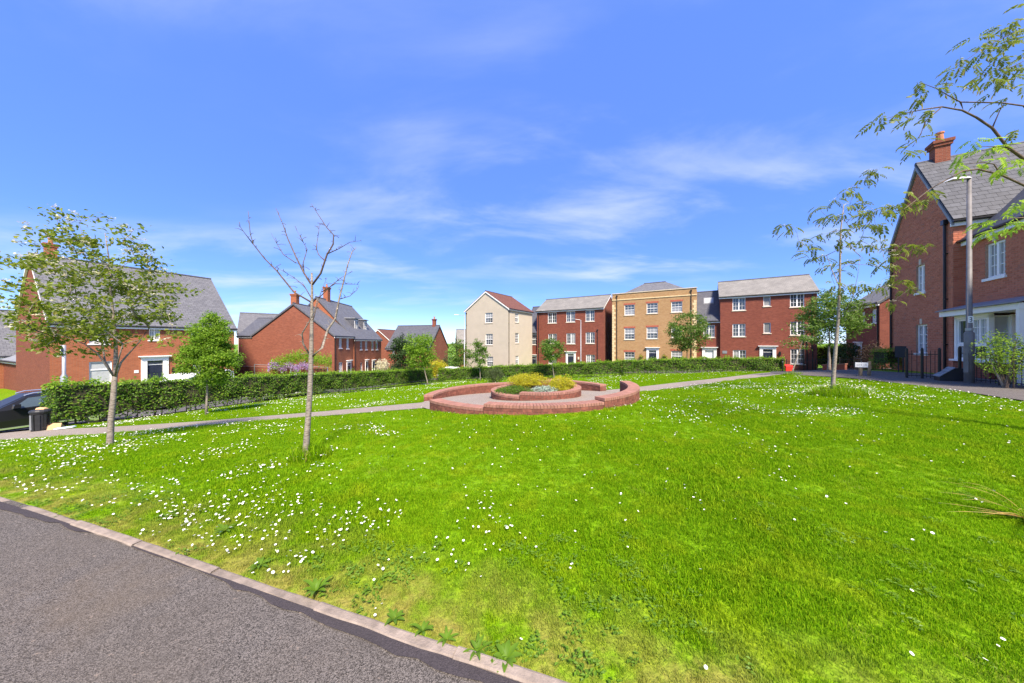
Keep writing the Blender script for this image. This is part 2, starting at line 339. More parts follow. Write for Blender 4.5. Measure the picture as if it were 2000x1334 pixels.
M['orange_blade'] = leafmat('dying_blade', (0.45, 0.24, 0.05), (0.62, 0.42, 0.14), (0.25, 0.3, 0.08), 0.3)
M['car_paint'] = simple('black_car_paint', (0.010, 0.010, 0.012), 0.3, 0.1, 3, spec=0.35)
M['car_glass'] = simple('car_glass', (0.05, 0.07, 0.08), 0.05, 0.2, 2, spec=0.9)
M['chrome'] = simple('bright_trim', (0.65, 0.66, 0.68), 0.25, 0.05, 4, metal=0.8)
M['tyre'] = simple('tyre_rubber', (0.02, 0.02, 0.02), 0.85, 0.2, 12)
M['van_white'] = simple('white_van_paint', (0.82, 0.82, 0.84), 0.25, 0.03, 2, spec=0.6)
M['pink'] = simple('pink_decal', (0.5, 0.06, 0.25), 0.5, 0.1, 4)
M['redbox'] = simple('red_plastic', (0.75, 0.03, 0.02), 0.45, 0.08, 4)
M['binblack'] = simple('black_plastic', (0.022, 0.023, 0.026), 0.5, 0.2, 6)
M['cardboard'] = simple('cardboard', (0.55, 0.35, 0.18), 0.9, 0.2, 8)
M['paper'] = simple('litter_paper', (0.6, 0.7, 0.78), 0.7, 0.2, 8)
M['sign'] = simple('sign_white', (0.75, 0.76, 0.76), 0.5, 0.05, 5)
M['signink'] = simple('sign_black', (0.03, 0.03, 0.03), 0.6, 0.1, 5)
M['fence_wood'] = simple('fence_wood', (0.30, 0.24, 0.18), 0.9, 0.3, 9)
M['terra'] = simple('chimney_pot', (0.42, 0.17, 0.09), 0.85, 0.2, 8)
# ------------------------------------------------------------------ terrain
CP = np.array([
 (0,0,0),(0,1.4,0),(0,3,0),(-2.5,2.4,0),(-5.3,3.2,-.01),(5,3,.02),(-3,-4,0),(4,-4,.03),(2.5,1,0),(0.8,4.8,0),(3.5,5.2,.02),
 (-2.85,4.25,0),(-7.0,5.37,-.2),(4.4,2.64,0),(7,5.2,.1),(11.4,6.9,.25),(8.85,8.5,.1),(12,8.5,.27),(14,9.4,.3),(14,12,.27),(17,12,.3),(19.5,15.5,.2),(13,11.2,.2),
 (.3,6.75,-.02),(-2.2,8.0,-.22),(-.7,6.8,-.07),(2.1,7.2,.03),(4.0,8.8,-.07),(.75,8.7,-.09),(-2.3,10.3,-.37),(3.7,11.6,-.3),(0,13.3,-.6),(2.5,13.3,-.5),
 (-5.75,8.6,-.5),(-9,8.6,-.75),(-12.3,8.67,-1.0),(-15.3,9.2,-1.25),(-11.1,11.2,-1.08),(-15.6,10.2,-1.3),(-13.7,16,-1.64),(-11,24,-2.2),(-8.5,31.5,-2.64),
 (-6.4,33,-2.75),(-2.8,27,-1.95),(3.5,28,-1.9),(10.7,28.5,-1.55),(9,20,-.77),(13.3,20,-.45),(11.9,12.8,-.02),(8.2,14,-.29),(11.7,16,-.3),(22,25,-1.1),(0,20,-1.15),(-6,17,-1.2),
 (22,22,-.7),(30.4,30.6,-1.3),(23.7,34.9,-1.5),(13.5,41.2,-1.85),(8,45,-2.2),(-3,42,-2.75),(-21,36,-2.8),(-23,52,-3.1),(-29.5,19.6,-2.3),(-25.5,28,-2.35),(-20,12.2,-2.0),(-17.5,16,-2.1),
 (-14,48,-4.0),(-14,56,-4.3),(28,23.4,-.5),(32,28,-.7),(-15,3,-.7),(-22,3,-1.2),
 (-80,20,-4),(-80,80,-6),(0,110,-6),(80,80,-3),(80,20,0),(60,-30,.6),(-60,-30,-1),(0,-35,.3)], dtype=float)
def _U(r2): return np.where(r2 > 1e-12, r2 * np.log(np.maximum(r2, 1e-12)), 0.0)
n_ = len(CP); D2 = ((CP[:, None, :2] - CP[None, :, :2]) ** 2).sum(-1)
A_ = np.zeros((n_ + 3, n_ + 3)); A_[:n_, :n_] = _U(D2) + np.eye(n_) * 6.0; A_[:n_, n_] = 1; A_[:n_, n_ + 1:] = CP[:, :2]; A_[n_, :n_] = 1; A_[n_ + 1:, :n_] = CP[:, :2].T
W_ = np.linalg.solve(A_, np.concatenate([CP[:, 2], np.zeros(3)]))
def hza(x, y):
    x = np.asarray(x, float); y = np.asarray(y, float); sh = x.shape
    X = np.clip(x.ravel(), -85, 85); Y = np.clip(y.ravel(), -35, 110); z = np.empty(X.size)
    for i in range(0, X.size, 20000):
        xx = X[i:i + 20000]; yy = Y[i:i + 20000]
        r2 = (xx[:, None] - CP[None, :, 0]) ** 2 + (yy[:, None] - CP[None, :, 1]) ** 2
        z[i:i + 20000] = _U(r2) @ W_[:n_] + W_[n_] + W_[n_ + 1] * xx + W_[n_ + 2] * yy
    return z.reshape(sh)
def hz(x, y): return float(hza(np.array([x]), np.array([y]))[0])
def on(px, d): x = (px - 1000) / F * d; return Vector((x, d, hz(x, d)))
gx = np.unique(np.concatenate([np.linspace(-900, -100, 9), np.linspace(-100, -25, 31), np.arange(-25, 25.01, 0.33), np.linspace(25, 100, 31), np.linspace(100, 900, 9)]))
gy = np.unique(np.concatenate([np.linspace(-300, -40, 6), np.linspace(-40, -4, 13), np.arange(-4, 36.01, 0.33), np.linspace(36, 110, 38), np.linspace(110, 1500, 12)]))
GX, GY = np.meshgrid(gx, gy); GZ = hza(GX, GY)
ii = np.arange(GX.size).reshape(GX.shape)
qd = np.stack([ii[:-1, :-1], ii[:-1, 1:], ii[1:, 1:], ii[1:, :-1]], -1).reshape(-1, 4)
g = mesh_np('ground', np.stack([GX, GY, GZ], -1).reshape(-1, 3), [qd], M['ground'], smooth=True, origin=(0, 0, 0)); tag(g, 'sloping ground of the estate, grassed in the park', kind='structure')
def strip(name, pts, wl, wr, off, mat, label, step=0.4, across=8):
    """sheet draped on the terrain along a polyline, wl to the left and wr to the right of it"""
    pts = [Vector((p[0], p[1])) for p in pts]; P = []
    for a, b in zip(pts[:-1], pts[1:]):
        k = max(1, int((b - a).length / step)); P += [a.lerp(b, i / k) for i in range(k)]
    P.append(pts[-1]); P = np.array(P)
    if len(P) > 8:                                       # round the corners
        for _ in range(6): P[1:-1] = (P[:-2] + P[2:] + 2 * P[1:-1]) / 4
    T = np.gradient(P, axis=0); T /= np.linalg.norm(T, axis=1)[:, None]; Nn = np.stack([-T[:, 1], T[:, 0]], 1)
    ks = np.linspace(0, 1, across + 1)
    XY = P[:, None, :] + Nn[:, None, :] * (wl * (1 - ks) - wr * ks)[None, :, None]
    Z = hza(XY[..., 0], XY[..., 1]) + off
    V = np.concatenate([XY, Z[..., None]], -1); i2 = np.arange(V.shape[0] * V.shape[1]).reshape(V.shape[:2])
    q = np.stack([i2[:-1, 1:], i2[:-1, :-1], i2[1:, :-1], i2[1:, 1:]], -1).reshape(-1, 4)
    o = mesh_np(name, V.reshape(-1, 3), [q[:, ::-1]], mat, smooth=True); tag(o, label, kind='structure'); return P
# foreground path: edge along the line y = 1.492 - 0.3174 x
def KE(x): return 1.492 - 0.3174 * x
kd = Vector((1, -0.3174)).normalized(); kn = Vector((-kd.y, kd.x))      # kn points to the lawn
strip('path', [(-16, KE(-16)), (0, KE(0)), (6, KE(6))], 0, 7.0, 0.012, M['asphalt'], 'dark grey tarmac path in the foreground', 0.5, 24)
FARPATH = [(-22, 10.6), (-18.5, 9.9), (-15.3, 9.2), (-12.3, 8.72), (-9, 8.55), (-5.75, 8.75), (-2.4, 9.25), (-1.2, 9.5)]
fp = strip('footpath', FARPATH, 0.75, 0.75, 0.02, M['gravel'], 'pale gravel footpath crossing the lawn to the round seat', 0.4, 6)
RPATH = [(3.2, 11.1), (5.5, 12.3), (8.2, 13.9), (11.2, 15.6), (14.2, 16.6), (18, 17.5)]
rp = strip('footpath', RPATH, 0.75, 0.75, 0.02, M['gravel'], 'pale gravel footpath leading right from the round seat', 0.4, 6)
LEDGE = [(10.4, 3), (10.9, 5), (11.4, 6.86), (12.1, 8.8), (12.9, 11.2), (13.3, 13.5), (14.2, 17), (17, 20), (21.5, 23.6)]   # right edge of the lawn
le = strip('pavement', LEDGE, 0, 3.4, 0.03, M['pave'], 'grey tarmac pavement beside the iron railings', 0.4, 8)
strip('road', [(20, 18.2), (26, 17), (40, 14)], 3.2, 3.2, 0.045, M['road'], 'side road between the right hand houses', 1, 8)
strip('road', [(44, 14.5), (27, 25.5), (10.5, 35.2), (-6, 38.6), (-14, 41)], 2.6, 2.6, 0.04, M['road'], 'road in front of the three storey row', 1, 8)
strip('road', [(-30, -10), (-24.5, 6), (-20.3, 14.5), (-15.5, 26), (-12.5, 38), (-13, 44)], 3.2, 3.2, 0.04, M['road'], 'road running behind the long left hedge', 1, 10)
strip('pavement', [(-27.5, 14), (-23.8, 22), (-21, 28.5), (-18.6, 36), (-19.0, 52)], 2.0, 2.0, 0.06, M['pave'], 'pavement in front of the left hand houses', 1, 6)
strip('pavement', [(36, 22.3), (29, 28), (20, 34.3), (8, 41.2), (-3, 39.6)], 1.2, 1.0, 0.06, M['pave'], 'pavement at the foot of the three storey row', 1, 6)
# round paved floor
CX, CY, RO = 0.5, 10.2, 3.45
rr = np.linspace(0, RO - 0.05, 16); aa = np.linspace(0, 2 * np.pi, 73)[:-1]
X = CX + rr[:, None] * np.cos(aa); Y = CY + rr[:, None] * np.sin(aa); Z = hza(X, Y) + 0.03; i2 = np.arange(X.size).reshape(X.shape); i3 = np.roll(i2, -1, 1)
q = np.stack([i2[:-1], i2[1:], i3[1:], i3[:-1]], -1).reshape(-1, 4)
tag(mesh_np('paved_floor', np.stack([X, Y, Z], -1).reshape(-1, 3), [q], M['gravel'], smooth=True), 'round gravel floor inside the circular seat wall', kind='structure')
# concrete edging along the foreground path, piece by piece
KO = kn * -.055
ke = empty('path_edging', (-2, KE(-2), 0), 'concrete edging strip between the tarmac path and the lawn', 'kerb')
x = -9.0; k = 0
while x < 4:
    L = 0.915; a = Vector((x, KE(x))) + KO; fr = Fr(a + kn * random.uniform(-.006, .006), kd, kn)
    zt = 0.024 + random.uniform(-.006, .008) + hz(x, KE(x)); m = MB(); L2 = L - random.uniform(.004, .014); wv = 0.048
    dz = random.uniform(-.006, .006)
    segs = 5; e = [random.uniform(-.006, .006) for _ in range(segs + 1)]; e2 = [random.uniform(-.003, .005) for _ in range(segs + 1)]
    for i in range(segs):
        s0, s1 = L2 * i / segs, L2 * (i + 1) / segs
        z0, z1 = zt + dz * i / segs, zt + dz * (i + 1) / segs
        b = [fr.p(s0, e[i], -.12), fr.p(s1, e[i + 1], -.12), fr.p(s1, wv + .01, -.12), fr.p(s0, wv + .01, -.12),
             fr.p(s0, e[i], z0 - .008), fr.p(s1, e[i + 1], z1 - .008), fr.p(s1, wv + .01 + e2[i + 1], z1 - .004), fr.p(s0, wv + .01 + e2[i], z0 - .004)]
        t2 = [fr.p(s0, e[i] + .008, z0), fr.p(s1, e[i + 1] + .008, z1), fr.p(s1, wv + e2[i + 1], z1), fr.p(s0, wv + e2[i], z0)]
        m.hexa(b); m.face(t2); m.face([b[4], b[5], t2[1], t2[0]]); m.face([b[6], b[7], t2[3], t2[2]])
    m.build('edging_block', M['kerb'], ke); x += L * kd.x; k += 1
V = []; Q = []; nst = 120                               # ragged bitumen band beside the edging
for i in range(nst + 1):
    xx = -9 + 13 * i / nst; p = Vector((xx, KE(xx))) + KO; wdt = 0.025 + 0.04 * max(0, math.sin(xx * 1.3 + 2)) + random.uniform(-.016, .016)
    if -3.4 < xx < -1.9: wdt *= 0.25
    for kk in (0.004, -wdt):
        c = p + kn * kk; V.append((c.x, c.y, hz(c.x, c.y) + 0.018))
for i in range(nst): Q.append((2 * i, 2 * i + 1, 2 * i + 3, 2 * i + 2))
tag(mesh_np('bitumen_strip', V, [Q], M['tar']), 'darker ragged bitumen strip along the edging', kind='structure')

# ------------------------------------------------------------------ grass and daisies
def seg_dist(x, y, P):
    d = np.full(x.shape, 1e9)
    for a, b in zip(P[:-1], P[1:]):
        ab = np.array(b) - np.array(a); L2 = (ab ** 2).sum()
        t = np.clip(((x - a[0]) * ab[0] + (y - a[1]) * ab[1]) / L2, 0, 1)
        d = np.minimum(d, np.hypot(x - a[0] - t * ab[0], y - a[1] - t * ab[1]))
    return d
HL0 = Vector((-15.6, 10.3)); HL1 = Vector((-8.5, 31.5)); HB0 = Vector((-7.8, 33.2)); HB1 = Vector((22, 25))
def on_lawn(x, y):
    ok = (y - (1.492 - 0.3174 * x)) * 0.953 > 0.015
    ok &= np.hypot(x - CX, y - CY) > RO + 0.02
    ok &= seg_dist(x, y, FARPATH) > 0.78; ok &= seg_dist(x, y, RPATH) > 0.78
    lx = np.interp(y, [p[1] for p in LEDGE], [p[0] for p in LEDGE]); ok &= x < lx - 0.03
    hx = HL0.x + (y - HL0.y) * (HL1.x - HL0.x) / (HL1.y - HL0.y); ok &= (x > hx + 0.5) | (y < 10.0)
    by = HB0.y + (x - HB0.x) * (HB1.y - HB0.y) / (HB1.x - HB0.x); ok &= y < by - 0.5
    ok &= np.abs(x) < 1.72 * y + 2.6
    return ok
# cheap value noise for clumping
_NT = rng.random((256, 256))
def vnoise(x, y, s):
    x = x * s + 57.3; y = y * s + 31.7; xi = np.floor(x).astype(int); yi = np.floor(y).astype(int); fx = x - xi; fy = y - yi
    fx = fx * fx * (3 - 2 * fx); fy = fy * fy * (3 - 2 * fy); g = lambda a, b: _NT[a % 256, b % 256]
    return (g(xi, yi) * (1 - fx) + g(xi + 1, yi) * fx) * (1 - fy) + (g(xi, yi + 1) * (1 - fx) + g(xi + 1, yi + 1) * fx) * fy
def fbm(x, y, s): return (vnoise(x, y, s) + .5 * vnoise(x, y, s * 2.1) + .25 * vnoise(x, y, s * 4.3)) / 1.75
def scatter(dens):                       # list of (d0, d1, per square metre)
    P = []
    for d0, d1, k in dens:
        n = int(k * (1.72 * (d1 * d1 - d0 * d0) + 4.4 * (d1 - d0))); d = rng.random(n) * (d1 - d0) + d0; w_ = 1.72 * d + 2.2
        kp = rng.random(n) < w_ / (1.72 * (d0 + d1) / 2 + 2.2) / 1.4; n2_ = int(n * .4); d = np.concatenate([d[kp], (np.sqrt(rng.random(n2_) * (d1 * d1 - d0 * d0) + d0 * d0))]); x = (rng.random(len(d)) * 2 - 1) * (1.72 * d + 2.2)
        o = on_lawn(x, d); P.append(np.stack([x[o], d[o]], 1))
    return np.concatenate(P)
def hidden_proto(name, mb, mats):
    me = bpy.data.meshes.new(name); me.from_pydata(mb.v, [], mb.f); me.polygons.foreach_set('material_index', np.array(mb.m, dtype=np.int32))
    for m in mats: me.materials.append(m)
    me.update(); return me
def instancer(name, XY, zoff, scl, protos, mats_label, tilt=0.0):
    """one point cloud mesh; geometry nodes put a random tuft mesh on each point"""
    n = len(XY); V = np.concatenate([XY, (hza(XY[:, 0], XY[:, 1]) + zoff)[:, None]], 1)
    me = bpy.data.meshes.new(name); me.vertices.add(n); me.vertices.foreach_set('co', V.astype(np.float32).ravel())
    a = me.attributes.new('scl', 'FLOAT', 'POINT'); a.data.foreach_set('value', scl.astype(np.float32))
    rot = np.stack([rng.normal(0, tilt, n), rng.normal(0, tilt, n), rng.random(n) * 6.283], 1)
    a = me.attributes.new('rot', 'FLOAT_VECTOR', 'POINT'); a.data.foreach_set('vector', rot.astype(np.float32).ravel())
    a = me.attributes.new('pick', 'INT', 'POINT'); a.data.foreach_set('value', rng.integers(0, len(protos), n).astype(np.int32))
    o = bpy.data.objects.new(name, me); COL.objects.link(o)
    ng = bpy.data.node_groups.new(name, 'GeometryNodeTree')
    ng.interface.new_socket('Geometry', in_out='INPUT', socket_type='NodeSocketGeometry'); ng.interface.new_socket('Geometry', in_out='OUTPUT', socket_type='NodeSocketGeometry')
    gi = ng.nodes.new('NodeGroupInput'); go = ng.nodes.new('NodeGroupOutput'); iop = ng.nodes.new('GeometryNodeInstanceOnPoints')
    g2i = ng.nodes.new('GeometryNodeGeometryToInstance')
    for pm in reversed(protos):
        # tuft meshes ride along as unlinked objects read by the node tree
        po = bpy.data.objects.new(name + '_tuft', pm); oi = ng.nodes.new('GeometryNodeObjectInfo'); oi.inputs['Object'].default_value = po; oi.inputs['As Instance'].default_value = False
        ng.links.new(oi.outputs['Geometry'], g2i.inputs[0])
    def attr(nm, ty):
        q = ng.nodes.new('GeometryNodeInputNamedAttribute'); q.data_type = ty; q.inputs['Name'].default_value = nm
        return [s for s in q.outputs if s.enabled][0]
    ng.links.new(gi.outputs[0], iop.inputs['Points']); ng.links.new(g2i.outputs[0], iop.inputs['Instance'])
    iop.inputs['Pick Instance'].default_value = True
    ng.links.new(attr('pick', 'INT'), iop.inputs['Instance Index']); ng.links.new(attr('scl', 'FLOAT'), iop.inputs['Scale'])
    e2r = ng.nodes.new('FunctionNodeEulerToRotation'); ng.links.new(attr('rot', 'FLOAT_VECTOR'), e2r.inputs[0]); ng.links.new(e2r.outputs[0], iop.inputs['Rotation'])
    ng.links.new(iop.outputs[0], go.inputs[0])
    md = o.modifiers.new('scatter', 'NODES'); md.node_group = ng; return o
def tuft(nb, hgt, spread, wid, seed, lean=0.5):
    r = random.Random(seed); m = MB()
    for _ in range(nb):
        a = r.uniform(0, 6.283); q = spread * math.sqrt(r.random()); bx, by = q * math.cos(a), q * math.sin(a)
        h = hgt * r.uniform(.55, 1.15); b = r.uniform(0, 6.283); l = r.uniform(.1, lean + .25) * h; wd = wid * r.uniform(.7, 1.2)
        dx, dy = math.cos(b), math.sin(b); sx, sy = -dy * wd, dx * wd
        p0 = (bx - sx, by - sy, -.01); p1 = (bx + sx, by + sy, -.01)
        mx, my = bx + dx * l * .35, by + dy * l * .35; p2 = (mx + sx * .75, my + sy * .75, h * .62); p3 = (mx - sx * .75, my - sy * .75, h * .62)
        tp = (bx + dx * l, by + dy * l, h * (1 - .25 * l / h))
        k = len(m.v); m.v += [p0, p1, p2, p3, tp]; m.f += [(k, k + 1, k + 2, k + 3), (k + 3, k + 2, k + 4)]; m.m += [0, 0]
    return m
protos = [hidden_proto('grass_tuft', tuft(26, .037, .06, .0023, s), [M['blade']]) for s in range(6)]
XY = scatter([(.6, 3.2, 850), (3.2, 6, 500), (6, 11, 270), (11, 20, 90), (20, 34, 34)])
d = XY[:, 1]; tl = fbm(XY[:, 0], XY[:, 1], 0.8); kdist = (XY[:, 1] - 1.492 + .3174 * XY[:, 0]) * .953
s = (0.72 + 0.55 * np.clip((tl - .38) * 2.6, 0, 1)) * np.interp(d, [1, 5, 10, 20, 34], [1, 1.1, 1.4, 1.9, 2.6]) * rng.uniform(.75, 1.25, len(d)) * np.interp(kdist, [0, .15, .7], [.45, .6, 1])
tag(instancer('grass', XY, 0, s, protos, '', .12), 'bright green mown grass covering the park lawn', 'grass', kind='stuff')
def daisy(seed, stem):
    r = random.Random(seed); m = MB(); h = stem; n = 9; k = len(m.v); rad = .0095 + .0012 * r.random()
    tx, ty = r.uniform(-.35, .35), r.uniform(-.35, .35)
    ring = [(rad * math.cos(6.283 * j / n), rad * math.sin(6.283 * j / n)) for j in range(n)]
    m.v += [(x, y, h + x * tx + y * ty + .0035) for x, y in ring] + [(0, 0, h - .001)]; m.f += [(k + j, k + (j + 1) % n, k + n) for j in range(n)]; m.m += [0] * n
    k = len(m.v); m.v += [(x * .36, y * .36, h + (x * tx + y * ty) * .36 + .0045) for x, y in ring[::2]]; m.f.append(tuple(range(k, k + 5))); m.m.append(1)
    k = len(m.v); m.v += [(-.001, 0, 0), (.001, 0, 0), (.001, 0, h), (-.001, 0, h)]; m.f.append((k, k + 1, k + 2, k + 3)); m.m.append(2)
    return m
dp = [hidden_proto('daisy', daisy(s, .035 + .006 * s), [M['daisy'], M['daisyc'], M['blade']]) for s in range(4)]
XY = scatter([(1.2, 3.5, 380), (3.5, 7, 420), (7, 13, 330), (13, 30, 80)])
x, y = XY[:, 0], XY[:, 1]; c1 = fbm(x, y, 0.45); c2 = fbm(x + 40, y, 1.9)
prob = np.clip((c1 - .47) * 5, 0, 1) * np.clip((c2 - .42) * 5, 0, 1)
prob *= np.interp(x / y, [-1.7, -.55, -.2, .25, .7, 1.2, 1.7], [1.0, .95, .6, .25, .4, .95, 1.0])
prob = np.maximum(prob, .75 * np.exp(-((x - 10.2) / 1.6) ** 2 - ((y - 9.2) / 2.0) ** 2) * np.clip((c2 - .36) * 5, 0, 1))
prob = np.maximum(prob, .6 * np.exp(-((x + 6.6) / 2.2) ** 2 - ((y - 5.2) / 0.9) ** 2) * np.clip((c2 - .38) * 5, 0, 1))
prob = np.maximum(prob, .5 * np.exp(-((x + .5) / 1.5) ** 2 - ((y - 2.7) / .5) ** 2) * np.clip((c2 - .40) * 5, 0, 1))
prob = np.maximum(prob * np.interp(y, [1, 4, 7], [.55, .75, 1]), np.interp(y, [2, 6, 9], [.010, .02, .03]))
keep = rng.random(len(x)) < prob * .8; XY = XY[keep]
s = rng.uniform(.6, 1.15, len(XY)) * np.interp(XY[:, 1], [1, 6, 12, 30], [.85, 1.05, 1.5, 2.2])
tag(instancer('daisies', XY, .005, s, dp, '', .25), 'white daisies scattered in drifts over the lawn', 'daisies', kind='stuff')
# low clover and broad-leaved weeds mixed into the near turf
def clover(seed):
    r = random.Random(seed); m = MB()
    for _ in range(14):
        a = r.uniform(0, 6.283); q = .05 * math.sqrt(r.random()); cx_, cy_ = q * math.cos(a), q * math.sin(a); b = r.uniform(0, 6.283); L = r.uniform(.010, .018); z = r.uniform(.012, .03)
        dx, dy = math.cos(b), math.sin(b); k = len(m.v)
        m.v += [(cx_, cy_, z), (cx_ + dx * L - dy * L * .5, cy_ + dy * L + dx * L * .5, z + .003), (cx_ + dx * L * 1.7, cy_ + dy * L * 1.7, z - .002), (cx_ + dx * L + dy * L * .5, cy_ + dy * L - dx * L * .5, z + .003)]
        m.f.append((k, k + 1, k + 2, k + 3)); m.m.append(0)
    return m
cp_ = [hidden_proto('clover_patch', clover(s), [M['weed']]) for s in range(3)]
XY = scatter([(1.1, 3.2, 170), (3.2, 5, 30)]); c3 = fbm(XY[:, 0] + 9, XY[:, 1], 1.1); kdist = (XY[:, 1] - 1.492 + .3174 * XY[:, 0]) * .953
XY = XY[rng.random(len(XY)) < np.clip((c3 - .5) * 4, 0, .6) * np.interp(kdist, [0, .5, 1.4], [1, .8, .12])]
tag(instancer('clover', XY, 0, rng.uniform(.7, 1.2, len(XY)), cp_, '', .1), 'low clover and small weeds in the turf near the path', 'clover', kind='stuff')
# ------------------------------------------------------------------ building kit
def wallface(m, fr, L, H, openings, mi=0, depth=0.09, h0=0.0, uo=0.0):
    """wall rectangle with real holes and brick reveals"""
    ops = [o for o in openings if o[1] > 0 and o[0] < L]
    ss = sorted(set([0.0, L] + [min(max(v, 0), L) for o in ops for v in o[:2]])); hh = sorted(set([h0, H] + [min(max(v, h0), H) for o in ops for v in o[2:4]]))
    for a, b in zip(ss[:-1], ss[1:]):
        for c, d in zip(hh[:-1], hh[1:]):
            if b - a < 1e-4 or d - c < 1e-4: continue
            sm, hm = (a + b) / 2, (c + d) / 2
            if any(o[0] < sm < o[1] and o[2] < hm < o[3] for o in ops): continue
            m.face([fr.p(a, 0, c), fr.p(b, 0, c), fr.p(b, 0, d), fr.p(a, 0, d)], [(a + uo, c), (b + uo, c), (b + uo, d), (a + uo, d)], mi)
    for o in ops:
        s0, s1, c, d = max(o[0], 0), min(o[1], L), max(o[2], h0), min(o[3], H)
        for (p, q) in (((s0, c), (s1, c)), ((s1, c), (s1, d)), ((s1, d), (s0, d)), ((s0, d), (s0, c))):
            m.face([fr.p(p[0], 0, p[1]), fr.p(q[0], 0, q[1]), fr.p(q[0], -depth, q[1]), fr.p(p[0], -depth, p[1])], [(p[0], p[1]), (q[0], q[1]), (q[0] + depth, q[1]), (p[0] + depth, p[1])], mi)
def window(par, fr, r, style='casement', sill='stone', lintel=None, rec=0.07, glass=None, name='window'):
    s0, s1, h0, h1 = r; wd, ht = s1 - s0, h1 - h0; b = min(0.065, wd * .1); gb = 0.022
    m = MB(); o0, o1 = -rec - .05, -rec + .012
    m.box(fr, s0, s1, o0, o1, h0, h0 + b); m.box(fr, s0, s1, o0, o1, h1 - b, h1)
    m.box(fr, s0, s0 + b, o0, o1, h0 + b, h1 - b); m.box(fr, s1 - b, s1, o0, o1, h0 + b, h1 - b)
    a0, a1, c0, c1 = s0 + b, s1 - b, h0 + b, h1 - b; lights = []
    if style == 'casement' or style == 'french':
        mw = b * .75; mid = (s0 + s1) / 2; m.box(fr, mid - mw, mid + mw, o0, o1 + .004, c0, c1)
        lights = [(a0, mid - mw, c0, c1), (mid + mw, a1, c0, c1)]; grid = (2, 3)
    elif style == 'sash':
        mid = (h0 + h1) / 2; m.box(fr, a0, a1, o0, o1 + .004, mid - b * .5, mid + b * .5)
        lights = [(a0, a1, c0, mid - b * .5), (a0, a1, mid + b * .5, c1)]; grid = (3, 2)
    elif style == 'narrow':
        lights = [(a0, a1, c0, c1)]; grid = (2, 3)
    elif style == 'plain2':
        mid = h0 + ht * .62; m.box(fr, a0, a1, o0, o1 + .004, mid - b * .5, mid + b * .5); lights = [(a0, a1, c0, mid - b * .5), (a0, a1, mid + b * .5, c1)]; grid = (1, 1)
    else:
        lights = [(a0, a1, c0, c1)]; grid = (1, 1)
    W = m.build(name, M['white'], par); gm = MB()
    for (p, q, c, d) in lights:
        pm = MB(); pm.face([fr.p(p, -rec - .03, c), fr.p(q, -rec - .03, c), fr.p(q, -rec - .03, d), fr.p(p, -rec - .03, d)])
        pm.build('pane', glass or M['glass'], W)
        for i in range(1, grid[0]):
            x = p + (q - p) * i / grid[0]; gm.box(fr, x - gb / 2, x + gb / 2, -rec - .028, -rec - .008, c, d)
        for j in range(1, grid[1]):
            y = c + (d - c) * j / grid[1]; gm.box(fr, p, q, -rec - .027, -rec - .007, y - gb / 2, y + gb / 2)
    if gm.v: gm.build('glazing_bars', M['white'], W)
    if sill:
        q = MB(); q.box(fr, s0 - .07, s1 + .07, -rec + .013, .055, h0 - .09, h0 - .002); q.build('sill', M['white'] if sill == 'white' else M['stone'], W)
    if lintel:
        q = MB(); q.box(fr, s0 - .11, s1 + .11, -.03, .006, h1 + .003, h1 + .225); q.build('lintel', M[lintel], W)
    return W
def doorway(par, fr, r, surround=0.28, canopy=True, leaf='navy', fan=True, top=None):
    """white surround with pilasters and a moulded head, panelled door leaf, fanlight and handle; r is the door opening"""
    s0, s1, h0, h1 = r; D = MB(); w_ = surround
    D.box(fr, s0 - w_, s0, -.06, .07, h0, h1); D.box(fr, s1, s1 + w_, -.06, .07, h0, h1)
    D.box(fr, s0 - w_ - .03, s0 + .02, .0, .1, h0, h0 + .18); D.box(fr, s1 - .02, s1 + w_ + .03, .0, .1, h0, h0 + .18)
    D.box(fr, s0 - w_, s1 + w_, -.06, .09, h1, h1 + .22)
    if canopy:
        D.box(fr, s0 - w_ - .06, s1 + w_ + .06, -.05, .16, h1 + .22, h1 + .30); D.box(fr, s0 - w_ - .14, s1 + w_ + .14, -.05, .26, h1 + .30, h1 + .37)
    S = D.build('door_surround', M['white'], par)
    L = MB(); dt = h1 - (.34 if fan else 0.03); L.box(fr, s0, s1, -.12, -.075, h0, dt)
    for i in (0, 1):
        for (c, d) in ((.10, .36), (.42, .66), (.72, .93)):
            a = s0 + (s1 - s0) * (.12 + .42 * i); b = a + (s1 - s0) * .34
            L.box(fr, a, b, -.076, -.062, h0 + (dt - h0) * c, h0 + (dt - h0) * d)
    l = L.build('door', M[leaf], par); q = MB(); q.box(fr, s0 + .07, s0 + .11, -.062, -.02, h0 + 1.0, h0 + 1.1); q.build('handle', M['chrome'], l)
    if fan:
        q = MB(); q.box(fr, s0, s1, -.13, -.07, dt, dt + .05); q.build('transom', M['white'], S)
        q = MB(); q.face([fr.p(s0, -.1, dt + .05), fr.p(s1, -.1, dt + .05), fr.p(s1, -.1, h1), fr.p(s0, -.1, h1)]); q.build('fanlight', M['glass'], S)
def pipe(par, fr, s, o, h0, h1, r=.04):
    m = MB(); m.tube([fr.p(s, o, h0), fr.p(s, o, h1)], r, 8)
    for k in range(3):
        h = h0 + (h1 - h0) * (.2 + .3 * k); m.box(fr, s - r * 1.6, s + r * 1.6, 0, o + r * .6, h, h + .04)
    m.box(fr, s - .09, s + .09, 0.01, o + .07, h1 - .02, h1 + .16); m.build('downpipe', M['black'], par)
